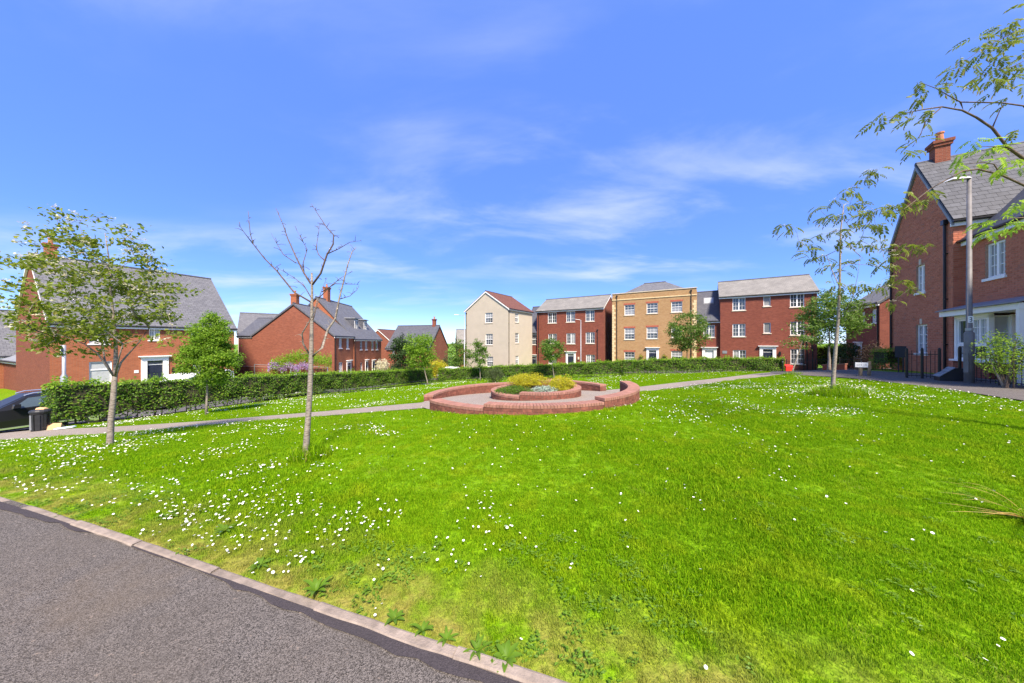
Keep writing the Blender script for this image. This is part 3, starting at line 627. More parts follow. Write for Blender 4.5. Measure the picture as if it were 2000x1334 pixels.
def chimney(par, fr, s, o, z0, z1, w_=.55, d_=.55, mat='red', pots=1):
    m = MB(); m.box(fr, s - w_ / 2, s + w_ / 2, o - d_ / 2, o + d_ / 2, z0, z1 - .24); m.box(fr, s - w_ / 2 - .05, s + w_ / 2 + .05, o - d_ / 2 - .05, o + d_ / 2 + .05, z1 - .24, z1 - .12)
    m.box(fr, s - w_ / 2 - .09, s + w_ / 2 + .09, o - d_ / 2 - .09, o + d_ / 2 + .09, z1 - .12, z1)
    c = m.build('chimney', M[mat], par)
    for i in range(pots):
        k = MB(); p = fr.p(s + (i - (pots - 1) / 2) * .3, o, z1); k.tube([p, p + Vector((0, 0, .04)), p + Vector((0, 0, .34)), p + Vector((0, 0, .36)), p + Vector((0, 0, .42))], [.13, .12, .1, .13, .13], 10); k.build('chimney_pot', M['terra'], c)
def house(name, label, P, t, m_, L, W, zb, ze, zr, wall, roof, cat='house', over=0.22, overv=0.12, ops_f=(), ops_s0=(), ops_sL=(), sk=None, no_roof=False, verge='white', group=None, back=True, wall_f=None, foot=1.0):
    """gabled block: ridge along t, depth along m_; frames F (front), G0 (gable at s=0), G1"""
    P = Vector((P[0], P[1])); t = Vector(t).normalized(); m_ = Vector(m_).normalized()
    root = empty(name, (P.x, P.y, zb), label, cat, group)
    Ff = Fr(P, t, -m_, zb); G0 = Fr(P, m_, -t, zb); G1 = Fr(P + t * L, m_, t, zb); Bk = Fr(P + m_ * W, t, m_, zb); H = ze - zb; hr = zr - zb
    for fr, ln, ops, nm in ((Ff, L, ops_f, 'front'), (G0, W, ops_s0, 'g0'), (G1, W, ops_sL, 'g1'), (Bk, L, (), 'back')):
        m = MB(); wallface(m, fr, ln, H, ops, h0=-foot)
        if nm in ('g0', 'g1') and not no_roof: m.face([fr.p(0, 0, H), fr.p(W, 0, H), fr.p(W / 2, 0, hr)], [(0, H), (W, H), (W / 2, hr)])
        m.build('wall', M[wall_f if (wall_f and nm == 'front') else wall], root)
    if not no_roof:
        sl = math.hypot(W / 2, zr - ze); ov = over / (W / 2) * (zr - ze)
        rf = MB()
        for side in (0, 1):
            o_e, o_r = (over, -W / 2) if side == 0 else (-W - over, -W / 2)
            a = [Ff.p(-overv, o_e, H - ov), Ff.p(L + overv, o_e, H - ov), Ff.p(L + overv, o_r, hr), Ff.p(-overv, o_r, hr)]
            lo = [v + Vector((0, 0, .02)) for v in a]; hi = [v + Vector((0, 0, .11)) for v in a]
            rf.hexa(lo + hi); rf.f.pop(-5); rf.uv.pop(-5); rf.m.pop(-5); n_l = L + 2 * overv; s_l = sl * (1 + over / (W / 2))
            rf.face(hi, [(0, 0), (n_l, 0), (n_l, s_l), (0, s_l)])
        ro = rf.build('roof', M[roof], root)
        k = MB(); k.tube([Ff.p(-overv, -W / 2, hr + .1), Ff.p(L + overv, -W / 2, hr + .1)], .09, 8); k.build('ridge_tiles', M['slate_dark'], ro)
        k = MB(); k.box(Ff, -overv, L + overv, over - .1, over - .02, H - ov - .17, H - ov + .04); k.box(Ff, 0, L, .002, over - .1, H - ov - .10, H - ov - .08); k.build('fascia', M['white'], ro)
        k = MB(); k.tube([Ff.p(-overv, over + .045, H - ov + .01), Ff.p(L + overv, over + .045, H - ov + .01)], .055, 8); k.build('gutter', M['black'], ro)
        if verge:
            for fr, sg in ((G0, 1), (G1, 1)):
                k = MB()
                for (s_a, s_b) in ((-over, W / 2), (W + over, W / 2)):
                    ha = H - ov; k.hexa([fr.p(s_a, .02, ha - .13), fr.p(s_b, .02, hr - .13), fr.p(s_b, overv + .01, hr - .13), fr.p(s_a, overv + .01, ha - .13),
                                         fr.p(s_a, .02, ha + .03), fr.p(s_b, .02, hr + .03), fr.p(s_b, overv + .01, hr + .03), fr.p(s_a, overv + .01, ha + .03)])
                k.build('verge_board', M[verge], ro)
    return root, Ff, G0, G1
U = Vector((-0.848, 0.53)); V_ = Vector((0.53, 0.848))

# ---- right end of the row: three-storey red house
zb = -1.3; Pq = (30.4, 30.6); fr = Fr(Pq, U, -V_, zb)
wins = [fr.rect(1430.7, 1456, 581.6, 606.2), fr.rect(1430.7, 1456, 632.7, 657.3), fr.rect(1431.5, 1457, 683.8, 707), fr.rect(1491, 1505, 578, 598), fr.rect(1491.5, 1505.3, 630.4, 650.6),
        fr.rect(1543, 1571, 574, 599.4), fr.rect(1543.3, 1571.3, 628, 654.5), fr.rect(1544, 1571.7, 682, 711)]
dr = fr.rect(1490, 1509, 682, 722); dr = (dr[0], dr[1], 0.05, dr[3])
h, f1, g0, g1 = house('terraced_house', 'three storey red brick house at the right end of the row, weathered slate roof', Pq, U, V_, 8.0, 6.5, zb, 6.7, 8.75, 'red2', 'slate_lichen', ops_f=wins + [dr])
for i, r in enumerate(wins): window(h, f1, r, 'single' if i in (3, 4) else 'casement', 'stone')
doorway(h, f1, dr); pipe(h, f1, .35, .06, 0, 7.8); pipe(h, f1, 1.0, .06, 0, 3.4); pipe(h, f1, .75, .06, 0, 3.2)
r = f1.rect(1411, 1420, 685, 690.5); q = MB(); q.box(f1, r[0], r[1], .002, .03, r[2], r[3]); q.build('name_plaque', M['lead'], h)
r = f1.rect(1521.5, 1525, 688, 694); q = MB(); q.box(f1, r[0], r[1], .01, .16, r[2], r[3]); q.box(f1, r[0] + .03, r[1] - .03, .0, .1, r[3], r[3] + .08); q.build('wall_lantern', M['black'], h)
# ---- link with carriage door
P2 = Vector(Pq) + U * 8.0 + V_ * 0.35; zb2 = -1.45; fr = Fr(P2, U, -V_, zb2)
wi = fr.rect(1374, 1396, 635, 659); dr = fr.rect(1377, 1394, 684, 724); dr = (dr[0], dr[1], .03, dr[3])
h, f1, g0, g1 = house('link_block', 'narrow red brick link with dark slate roof and white door', P2, U, V_, 2.35, 6.4, zb2, 4.15, 7.75, 'red2', 'slate_dark', ops_f=[wi, dr], overv=0.0, verge=None)
window(h, f1, wi, 'casement'); doorway(h, f1, dr, leaf='white', fan=False)
def skylight(h, fr, r_s0, r_s1, W, ze, zr, zb, f0, f1_):
    k = MB(); pts = []
    for (s, f) in ((r_s0, f0), (r_s1, f0), (r_s1, f1_), (r_s0, f1_)):
        pts.append(fr.p(s, -W / 2 * f, (ze - zb) + (zr - ze) * f + .115))
    k.hexa(pts + [p + Vector((0, 0, .07)) for p in pts]); sk_ = k.build('skylight', M['lead'], h)
    c = sum(pts, Vector()) / 4; k = MB(); k.face([c + (p - c) * .82 + Vector((0, 0, .078)) for p in pts]); k.build('pane', M['blind'], sk_)
skylight(h, f1, f1.spx(1395), f1.spx(1374), 6.4, 4.15, 7.75, zb2, .52, .74)
# ---- buff brick house with parapet
P3 = Vector(Pq) + U * 10.3; zb3 = -1.7; fr = Fr(P3, U, -V_, zb3); LO = 9.7
def cw(x0, x1, ys): return [fr.rect(x0, x1, a, b) for a, b in ys]
wl = cw(1219.6, 1239.4, ((595.4, 615.4), (641, 663), (687.4, 708))); wm = cw(1263, 1284.6, ((592, 612), (639, 661.4))); wr_ = cw(1311, 1332.5, ((589, 609.7), (638, 659), (685.6, 706)))
dr = fr.rect(1267.4, 1282, 684, 724); dr = (dr[0], dr[1], .03, dr[3]); zt3 = 7.9
h, f1, g0, g1 = house('terraced_house', 'three storey buff brick house with a flat parapet and pale corner stones', P3, U, V_, LO, 7.2, zb3, zt3, zt3, 'buff', 'slate', no_roof=True, ops_f=wl + wm + wr_ + [dr])
for r in wl + wm + wr_: window(h, f1, r, 'sash', 'stone', 'soldier')
doorway(h, f1, dr); H3 = zt3 - zb3
k = MB(); k.box(f1, -.06, LO + .06, -.25, .07, H3, H3 + .09); k.build('parapet_coping', M['stone'], h)
k = MB(); k.box(f1, -.03, LO + .03, .001, .06, H3 - .85, H3 - .72); k.build('string_course', M['quoin'], h)
qn = MB(); qn.box(f1, 0, .42, .001, .035, 0, .26); qm = None
for e in (0, 1):
    for i in range(26):
        wq = .42 if i % 2 == 0 else .28; k = MB(); s0 = .004 if e == 0 else LO - wq - .004
        k.box(f1, s0, s0 + wq, .001, .03, .02 + i * .315, .02 + i * .315 + .295); k.build('quoin', M['quoin'], h)
pipe(h, f1, f1.spx(1350), .06, 0, H3 - .35); pipe(h, f1, f1.spx(1205), .06, 0, H3 - .35)
c0, c1, c2, c3 = [f1.p(a, o, H3 - .3) for a, o in ((.3, -.5), (LO - .3, -.5), (LO - .3, -6.9), (.3, -6.9))]; r0, r1 = f1.p(3.6, -3.7, 9.6 - zb3), f1.p(LO - 3.4, -3.7, 9.6 - zb3)
k = MB()
for pts in ([c0, c1, r1, r0], [c1, c2, r1], [c2, c3, r0, r1], [c3, c0, r0]):
    e = (pts[1] - pts[0]).length; k.face(pts, [(0, 0), (e, 0), (e * .7, 4), (e * .3, 4)][:len(pts)])
ro = k.build('hipped_roof', M['slate'], h); k = MB(); k.tube([r0, r1], .09, 8); k.build('ridge_tiles', M['slate_dark'], ro)
# hanging baskets by the buff house door
for px in (1253, 1298):
    b = f1.p(f1.spx(px), .3, 0); d_ = b.y; b.z = EYE - (697 - 667) / F * d_
    root = empty('hanging_basket', b, 'flower basket hanging %s of the buff house door' % ('left' if px < 1270 else 'right'), 'flower basket')
    q = MB(); q.tube([b + Vector((0, 0, -.28)), b + Vector((0, 0, -.15)), b], [.03, .14, .19], 8); q.build('basket', M['soil'], root)
    q = MB(); q.tube([b + Vector((0, 0, .0)), b + Vector((0, 0, .4)), b + Vector((0.16, .26, .4))], .012, 5); q.build('bracket', M['black'], root)
    HB = (root, b)
    globals().setdefault('BASKETS', []).append(HB)
# ---- second red house of the row
P4 = Vector((12.5, 42.0)); zb4 = -2.1; fr = Fr(P4, U, -V_, zb4)
ws = [fr.rect(1143.7, 1161, 606, 627.4), fr.rect(1144, 1161.5, 649, 670.6), fr.rect(1144.5, 1162, 693, 711), fr.rect(1106, 1123, 608, 629), fr.rect(1106.4, 1123.6, 651, 671.5), fr.rect(1070, 1087, 610.6, 631), fr.rect(1071, 1087.5, 652, 670.5), fr.rect(1071.5, 1087.5, 693, 711)]
dr = fr.rect(1109, 1121, 691, 724); dr = (dr[0], dr[1], .03, dr[3])
h, f1, g0, g1 = house('terraced_house', 'three storey red brick house between the cream and buff houses', P4, U, V_, 10.2, 7.0, zb4, 6.3, 8.35, 'red2', 'slate_lichen', ops_f=ws + [dr])
for r in ws: window(h, f1, r, 'casement')
doorway(h, f1, dr); pipe(h, f1, 9.9, .06, 0, 8.0); pipe(h, f1, f1.spx(1167), .06, 0, 5.2)
r = f1.rect(1129, 1131.5, 697, 702); q = MB(); q.box(f1, r[0], r[1], .01, .15, r[2], r[3]); q.build('wall_lantern', M['stone'], h)
P5 = P4 + U * 10.2 + V_ * .3; zb5 = -2.3; fr = Fr(P5, U, -V_, zb5)
wi = fr.rect(1035, 1050, 654, 673); dr = fr.rect(1037, 1047.5, 697, 724); dr = (dr[0], dr[1], .03, dr[3])
h, f1, g0, g1 = house('link_block', 'low red brick link beside the cream house with steep dark roof', P5, U, V_, 2.6, 6.5, zb5, 3.15, 7.3, 'red2', 'slate_dark', ops_f=[wi, dr], overv=0.0, verge=None)
window(h, f1, wi, 'sash', 'stone'); doorway(h, f1, dr, surround=.12); skylight(h, f1, .05, .75, 6.5, 3.15, 7.3, zb5, .58, .76)
# ---- cream rendered gable-fronted house
P6 = Vector((-.5, 40.0)); zb6 = -2.75; frs = Fr(P6, V_, -U, zb6); frg = Fr(P6, U, -V_, zb6)
wg = [frg.rect(947.5, 962, 611, 630.5), frg.rect(948.3, 962.4, 652.4, 673.5), frg.rect(950, 963, 696.5, 716)]; wsd = [frs.rect(1006, 1013, 612, 629.5), frs.rect(1006.4, 1013.2, 650.6, 670), frs.rect(1007, 1013.2, 695, 711)]
h, f1, g0, g1 = house('rendered_house', 'three storey cream rendered house with its gable to the green and red tiled roof', P6, V_, U, 6.6, 7.2, zb6, 6.0, 8.4, 'render', 'tile_red', ops_f=wsd, ops_s0=wg)
for r in wg: window(h, g0, r, 'sash', 'stone')
for r in wsd: window(h, f1, r, 'sash', 'stone')
pipe(h, f1, .12, .06, 0, 8.3); pipe(h, g0, 7.05, .06, 0, 8.3)
# ---- left hand house
tL = Vector((.418, .908)); mL = Vector((-.908, .418)); P7 = Vector((-29.5, 19.6)); zb7 = -2.35; fr = Fr(P7, tL, -mL, zb7)
w1 = fr.rect(174, 219, 706, 748); w2 = fr.rect(174, 213, 632, 671); w3 = fr.rect(291, 313, 638, 664); w4 = fr.rect(374, 396, 641, 664); w5 = fr.rect(376, 398, 704, 732)
dr = fr.rect(287, 318, 704, 760); dr = (dr[0], dr[1], .05, dr[3])
h, f1, g0, g1 = house('detached_house', 'large orange brick house behind the left hedge with steep grey slate roof', P7, tL, mL, 9.5, 9.2, zb7, 2.92, 7.65, 'red2', 'slate', ops_f=[w1, w2, w3, w4, w5, dr], wall_f='orange')  # orange front, red gables: sunlit side painted into the brick
for r in (w1, w5): window(h, f1, r, 'plain2', 'white', glass=M['blind'])
for r in (w2, w3, w4): window(h, f1, r, 'casement', 'white')
doorway(h, f1, dr, surround=.3); chimney(h, f1, .75, -4.6, 9.4, 11.0, .5, .45, 'orange')
r = f1.rect(262, 270.5, 723, 728.5); q = MB(); q.box(f1, r[0], r[1], .002, .03, r[2], r[3]); pl = q.build('number_plate', M['sign'], h)
r = f1.rect(335, 340.5, 717, 727); q = MB(); q.box(f1, r[0], r[1], .05, .2, r[2], r[3] - .1); q.box(f1, r[0] + .04, r[1] - .04, .0, .16, r[3] - .1, r[3]); q.build('wall_lantern', M['black'], h)
# house and lean-to at the far left edge
P8 = P7 + mL * 10.5 + tL * 3.2
h, f1, g0, g1 = house('detached_house', 'grey roofed house at the left edge behind the orange house', (-46.5, 21.5), tL, mL, 12.0, 8.0, -3.2, .55, 4.4, 'orange', 'slate', over=.3)
h, f1, g0, g1 = house('garage', 'low brick garage with a pale canopy at the left edge', P7 + mL * 9.35 + tL * .3, mL, tL, 7.0, 3.0, -2.4, .05, .8, 'red2', 'lead', 'garage', over=.2)
# ---- second left row: gable to the camera, then a taller pair with dormers
t9 = Vector((-.1, .995)); m9 = Vector((-.995, -.1)); P9 = Vector((-20.6, 35.6)); zb9 = -2.85; fr = Fr(P9, t9, -m9, zb9)
ws = [fr.rect(662, 668, 659, 680), fr.rect(676.8, 682, 661, 681), fr.rect(661.6, 669.5, 707.5, 727)]; dr = fr.rect(677.5, 684.5, 709, 728); dr = (dr[0], dr[1], .03, dr[3])
h, f1, g0, g1 = house('end_terrace_house', 'red brick end house with a broad blank gable above the wisteria', P9, t9, m9, 5.3, 8.8, zb9, 2.3, 5.9, 'red', 'slate', ops_f=ws + [dr], wall_f='orange', over=.15, verge='slate_dark')  # sun on the front painted as orange brick, gable stays darker red
for r in ws: window(h, f1, r, 'casement', 'white')
doorway(h, f1, dr, surround=.1); pipe(h, f1, .15, .06, 0, 4.9); chimney(h, f1, .6, -4.6, 8.3, 9.95, .62, .6, 'orange')
h, f1, g0, g1 = house('rear_wing', 'low rear wing with dark slate roof left of the blank gable', P9 + m9 * 10.45 + t9 * .32, -m9, t9, 5.5, 6.4, zb9, 2.25, 4.4, 'red', 'slate_dark', 'house wing', over=.12, verge='slate_dark')
P10 = Vector((-21.05, 41.0)); zb10 = -2.95; fr = Fr(P10, t9, -m9, zb10)
ws = [fr.rect(a, b, 665, 683) for a, b in ((703, 707.7), (713, 717.8), (725.6, 729.8), (734, 738.3))] + [fr.rect(704, 708.2, 708, 724), fr.rect(735, 739, 708, 722)]
ds = [fr.rect(713.5, 717.6, 707, 726), fr.rect(726.8, 731, 707, 724)]; ds = [(a, b, .03, d_) for a, b, c_, d_ in ds]
h, f1, g0, g1 = house('semi_detached_houses', 'tall orange brick pair with two dormer windows in the slate roof', P10, t9, m9, 11.1, 9.6, zb10, 2.0, 7.4, 'orange', 'slate', ops_f=ws + ds, over=.15, verge='slate_dark')
for r in ws: window(h, f1, r, 'narrow', 'white')
for r in ds: doorway(h, f1, r, surround=.08, canopy=True)
chimney(h, f1, 2.8, -4.8, 9.9, 12.2, .8, .6, 'orange'); pipe(h, f1, .1, .06, 0, 4.6)
for sd_ in (3.1, 6.6):
    k = MB(); k.box(f1, sd_, sd_ + 1.5, -3.2, -1.25, 6.15, 7.85); dm = k.build('dormer', M['slate_dark'], h)
    k = MB(); k.box(f1, sd_ - .12, sd_ + 1.62, -3.3, -1.05, 7.85, 7.97); k.build('dormer_roof', M['lead'], dm)
    window(dm, Fr(f1.p(0, -1.25, 0), f1.t, f1.n, f1.z), (sd_ + .15, sd_ + 1.35, 6.35, 7.7), 'casement', None, rec=-.03)
# ---- blue-roofed house down the hill, and far roofs
t11 = Vector((-.97, .24)); m11 = Vector((.24, .97)); P11 = Vector((-12.9, 48)); fr = Fr(P11, t11, -m11, -4.3); wi = [fr.rect(766, 771, 681, 691), fr.rect(790, 795, 682, 692)]
h, f1, g0, g1 = house('detached_house', 'brick house with blue grey roof and chimney behind the bright green trees', P11, t11, m11, 7.7, 6.5, -4.3, .65, 4.2, 'red', 'slate_dark', ops_f=wi, verge='slate_dark')
for r in wi: window(h, f1, r, 'casement', 'white')
chimney(h, f1, .9, -3.25, 8.3, 9.65, .5, .5, 'red')
P12 = Vector((-23.3, 62)); fr = Fr(P12, (-1, .1), (-.1, -1), -4)
wi = [fr.rect(744, 749.5, 684, 695)]
h, f1, g0, g1 = house('detached_house', 'distant brick house with brown roof just right of the dormered pair', P12 + Vector((-8, .8)), (.15, .99), (.99, -.15), 8, 8.5, -4, .4, 4.0, 'red', 'tile_red')
window(h, g0, (6.6, 7.6, 1.6, 3.3), 'casement', 'white', rec=-.05)
h, f1, g0, g1 = house('detached_house', 'distant brown roofed house left of the cream house', (-10.2, 58), (.97, .24), (-.24, .97), 9, 7, -4.5, .9, 3.9, 'orange', 'slate_lichen')
chimney(h, f1, 5.0, -3.5, 8.0, 9.5, .6, .5)
h, f1, g0, g1 = house('detached_house', 'pale rendered house seen in the gap right of the orange house', (-33, 37), (.8, .6), (-.6, .8), 7, 7, -2.6, 2.7, 5.2, 'render', 'slate')
# ---- mid right house
zb13 = -.5; P13 = Vector((28, 23.4)); frw = Fr(P13, V_, U, zb13)
ws = [frw.rect(1683, 1689, 609, 632), frw.rect(1702.5, 1712, 604, 631), frw.rect(1666.5, 1672, 670, 696)]; dr = frw.rect(1676, 1683, 676, 720); dr = (dr[0], dr[1], .03, dr[3])
h, f1, g0, g1 = house('detached_house', 'red brick house behind the flowering tree on the right, pale slate roof', P13, V_, -U, 6.5, 7.0, zb13, 4.64, 7.5, 'red2', 'slate_lichen', ops_f=ws + [dr], over=.15, verge='slate_dark')
for r in ws: window(h, f1, r, 'casement', 'white')
doorway(h, f1, dr, surround=.08); pipe(h, f1, .15, .06, 0, 5.0)
# ---- near right house: gable wall, projecting wing, box bay under a canopy
zb14 = .28; PN = Vector((16.8, 11.7)); ze14, zr14 = 6.3, 9.35; Gw = 4.5
frg = Fr(PN, V_, U, zb14); wg = [frg.rect(1790, 1807, 518, 571), frg.rect(1789.5, 1811, 634, 690)]
h, f1, g0, g1 = house('detached_house', 'near red brick house at the right edge with slate roof and white box bay', PN, -U, V_, 9.0, Gw, zb14, ze14, zr14, 'mortar', 'slate_dark', ops_s0=wg, over=.12, overv=.08, verge='lead')
RH = h
for r in wg: window(h, g0, r, 'casement', 'white')
for r in wg:
    q = MB(); mid = (r[0] + r[1]) / 2; q.box(g0, mid - .07, mid + .07, .0, .03, r[3] + .02, r[3] + .26); q.build('keystone', M['stone'], h)
pipe(h, g0, .32, .07, 0, 5.9); pipe(h, g0, Gw - .1, .07, 0, 5.9)
chimney(h, f1, .6, -Gw / 2, zr14 - zb14 - .3, zr14 - zb14 + .86, .42, .42, 'red', 1)
Iq = PN - U * .31; frw = Fr(Iq, -V_, U, zb14); zew, zrw = 5.5, 7.9; LW, WW = 6.0, 4.6
ww = frw.rect(1925, 1964, 472, 541)
def part_house(par):
    Ff = frw; H = zew - zb14; hr = zrw - zb14
    m = MB(); wallface(m, Ff, LW, H, [ww], h0=-.5); m.build('wall', M['mortar'], par)
    e = Fr(Iq - V_ * LW, -U, -V_, zb14); m = MB(); wallface(m, e, WW, H, [], h0=-.5); m.face([e.p(0, 0, H), e.p(WW, 0, H), e.p(WW / 2, 0, hr)]); m.build('wall', M['red'], par)
    rf = MB()
    for oe, o_r in ((.15, -WW / 2), (-WW - .15, -WW / 2)):
        ov = .15 / (WW / 2) * (hr - H); s_a = -2.2
        a = [Ff.p(s_a if k in (0, 3) else LW + .1, oe if k in (0, 1) else o_r, (H - ov) if k in (0, 1) else hr) for k in range(4)]
        rf.hexa([v + Vector((0, 0, .02)) for v in a] + [v + Vector((0, 0, .1)) for v in a])
    ro = rf.build('wing_roof', M['slate_dark'], par); ov = .15 / (WW / 2) * (hr - H)
    k = MB(); k.box(Ff, .02, LW + .1, .06, .14, H - ov - .16, H - ov + .03); k.build('fascia', M['white'], ro)
    k = MB(); k.tube([Ff.p(.0, .2, H - ov + .02), Ff.p(LW + .1, .2, H - ov + .02)], .055, 8); k.build('gutter', M['black'], ro)
part_house(h); window(h, frw, ww, 'casement', 'white')
q = MB(); mid = (ww[0] + ww[1]) / 2; q.box(frw, mid - .07, mid + .07, 0, .03, ww[3] + .02, ww[3] + .26); q.build('keystone', M['stone'], h)
# box bay
b0, b1, bo = .57, 2.2, .53; zs, ztp = .96 - zb14, 2.46 - zb14
frb = Fr(Iq + U * bo, -V_, U, zb14); fre = Fr(Iq + U * bo - V_ * b1, -U, -V_, zb14); frl = Fr(Iq - V_ * b0, U, V_, zb14)
m = MB(); wallface(m, Fr(frb.p(b0, 0, 0), frb.t, frb.n, zb14), b1 - b0, zs - .06, [], h0=-.4); wallface(m, fre, bo, zs - .06, [], h0=-.4); wallface(m, frl, bo, zs - .06, [], h0=-.4); m.build('bay_wall', M['red'], h)
m = MB()
for s0, s1 in ((b0, b0 + .1), (b1 - .1, b1)): m.box(frb, s0, s1, -.1, .0, zs, ztp)
m.box(frb, b0, b1, -.1, .0, ztp - .06, ztp + .06); m.box(fre, bo - .1, bo, -.1, .0, zs, ztp); m.box(frb, b0 - .08, b1 + .08, -.2, .09, zs - .06, zs)
m.box(fre, -.08, bo, -.2, .09, zs - .061, zs - .001); bay = m.build('bay_frame', M['white'], h)
wb = (b1 - b0 - .2) / 2
for i in (0, 1):
    s0 = b0 + .1 + i * wb
    window(bay, frb, (s0, s0 + wb, zs, zs + (ztp - zs) * .36), 'single', None, rec=.05); window(bay, frb, (s0, s0 + wb, zs + (ztp - zs) * .36, ztp - .06), 'single' if i == 0 else 'casement', None, rec=.05, glass=M['blind'] if i else M['glass'])
window(bay, fre, (.1, bo - .1, zs, ztp - .02), 'plain2', None, rec=.05, glass=M['blind'])
window(bay, frl, (.1, bo - .1, zs, ztp - .02), 'plain2', None, rec=.05)
m = MB(); m.box(frw, .42, 3.9, .0, .82, ztp + .06, ztp + .24); cn = m.build('canopy', M['white'], h)
m = MB(); a = [frw.p(.36, .9, ztp + .24), frw.p(3.98, .9, ztp + .24), frw.p(3.98, .0, ztp + .5), frw.p(.36, .0, ztp + .5)]; m.hexa(a + [v + Vector((0, 0, .04)) for v in a]); m.build('canopy_roof', M['lead'], cn)
m = MB(); m.box(frw, 3.75, 3.87, .68, .8, -.3, ztp + .06); m.build('canopy_post', M['white'], cn)
dr = (2.75, 3.6, .05, 2.15); doorway(h, frw, dr, surround=.1, canopy=False)
# real bricks on the near house (joined: each is only a few pixels high)
def bricks(fr, L, H, ops, gable=None, h0=0.0, seed=1):
    r = random.Random(seed); V = []; q = 0.225; c = .075; row = 0; h = h0
    while h < (gable[1] if gable else H):
        s = -(q / 2 if row % 2 else 0)
        while s < L:
            a, b = max(s + .005, 0), min(s + q - .005, L); hm = h + c / 2
            if b - a > .03:
                ok = hm < H
                if gable and hm >= H:
                    k = (gable[1] - hm - .03) / (gable[1] - H); ok = (abs((a + b) / 2 - L / 2) < L / 2 * k - .02)
                sm = (a + b) / 2
                if ok and not any(o[0] - .02 < b and a < o[1] + .02 and o[2] - .03 < hm < o[3] + .03 for o in ops):
                    V.append((a, b, h + .005, h + c - .005, r.uniform(.006, .011)))
                elif ok:
                    for o in ops:                        # cut bricks beside the openings
                        if o[2] - .03 < hm < o[3] + .03:
                            if a < o[0] - .03 < b: V.append((a, o[0] - .004, h + .005, h + c - .005, .009))
                            if a < o[1] + .03 < b: V.append((o[1] + .004, b, h + .005, h + c - .005, .009))
            s += q
        h += c; row += 1
    m = MB()
    for a, b, c0, c1, o in V:
        if b - a < .02: continue
        m.hexa([fr.p(a, 0, c0), fr.p(b, 0, c0), fr.p(b, o, c0), fr.p(a, o, c0), fr.p(a, 0, c1), fr.p(b, 0, c1), fr.p(b, o, c1), fr.p(a, o, c1)])
    return m
def brickisland(name, c1, c2, c3):
    m, t, p, o = newmat(name); g = t.nodes.new('ShaderNodeNewGeometry'); cr = t.nodes.new('ShaderNodeValToRGB')
    cr.color_ramp.elements[0].color = c4(c1); cr.color_ramp.elements[1].color = c4(c3); e = cr.color_ramp.elements.new(.5); e.color = c4(c2); e = cr.color_ramp.elements.new(.9); e.color = c4(c2)
    t.links.new(g.outputs['Random Per Island'], cr.inputs[0]); P = g.outputs['Position']
    c = mixc(t, ramp(t, noise(t, P, 40, 3), .3, .7, 0, .35), cr.outputs[0], tuple(q * .6 for q in c1)); c = mixc(t, ramp(t, noise(t, P, .9, 4), .35, .7, 0, .25), c, tuple(q * .6 for q in c1))
    t.links.new(c, p.inputs['Base Color']); p.inputs['Roughness'].default_value = .9; p.inputs['Specular IOR Level'].default_value = .25; bump(t, p, noise(t, P, 90, 3), .3, .004); return m
M['bricks_real'] = brickisland('loose_red_bricks', (.46, .15, .085), (.58, .21, .125), (.40, .18, .13))
def weld(m):                                             # share corners so that every brick is one island
    V = np.array(m.v); 
    return m
def brick_part(m, par, name='brickwork'):
    # corners are shared so each brick is its own island
    V = np.round(np.array(m.v), 5); n = len(m.f) // 6; Vn = []; Fn = []
    for b in range(n):
        idx = {}; base = len(Vn)
        for fi in range(6):
            f = m.f[b * 6 + fi]; g_ = []
            for vi in f:
                key = tuple(V[vi])
                if key not in idx: idx[key] = len(Vn); Vn.append(key)
                g_.append(idx[key])
            Fn.append(g_)
    o = mesh_np(name, np.array(Vn), [np.array(Fn)], M['bricks_real'], par); o['kind'] = 'stuff'; return o
brick_part(bricks(g0, Gw, ze14 - zb14, wg, (0, zr14 - zb14 - .1), -.1, 1), RH)
brick_part(bricks(frw, LW, zew - zb14 - .1, [ww, (b0 - .05, b1 + .05, -1, zs + .1), (b0 + .02, b1, zs, ztp + .3), (2.6, 3.72, -1, 2.5)], None, -.1, 2), RH)
brick_part(bricks(Fr(PN, -U, -V_, zb14), .31, ze14 - zb14 - .1, [], None, -.1, 3), RH)
# real slates on the near roof: the visible part of the front slope
sl = MB(); fr = f1; rise = zr14 - ze14; half = Gw / 2; slen = math.hypot(half + .12, rise * (1 + .12 / half)); ex = .235; sw = .255
up = Vector((0, 0, rise)) - (Vector((V_.x, V_.y, 0)) * -half); up = (Vector((V_.x, V_.y, 0)) * half + Vector((0, 0, rise))).normalized()
nrm = (Vector((0, 0, half)) - Vector((V_.x, V_.y, 0)) * rise).normalized(); t3 = Vector((-U.x, -U.y, 0)); base = fr.p(0, .12, ze14 - zb14 - rise * .12 / half) + nrm * .105
proto = None; cnt = 0; rsl = RH.children[0]
for o in RH.children:
    if o.name.startswith('roof'): rsl = o
pm = MB(); fz = Fr((0, 0), (1, 0), (0, 1)); pm.hexa([(0, 0, .012), (sw - .006, 0, .012), (sw - .006, .30, .001), (0, .30, .001), (0, 0, .022), (sw - .006, 0, .022), (sw - .006, .30, .011), (0, .30, .011)])
row = 0
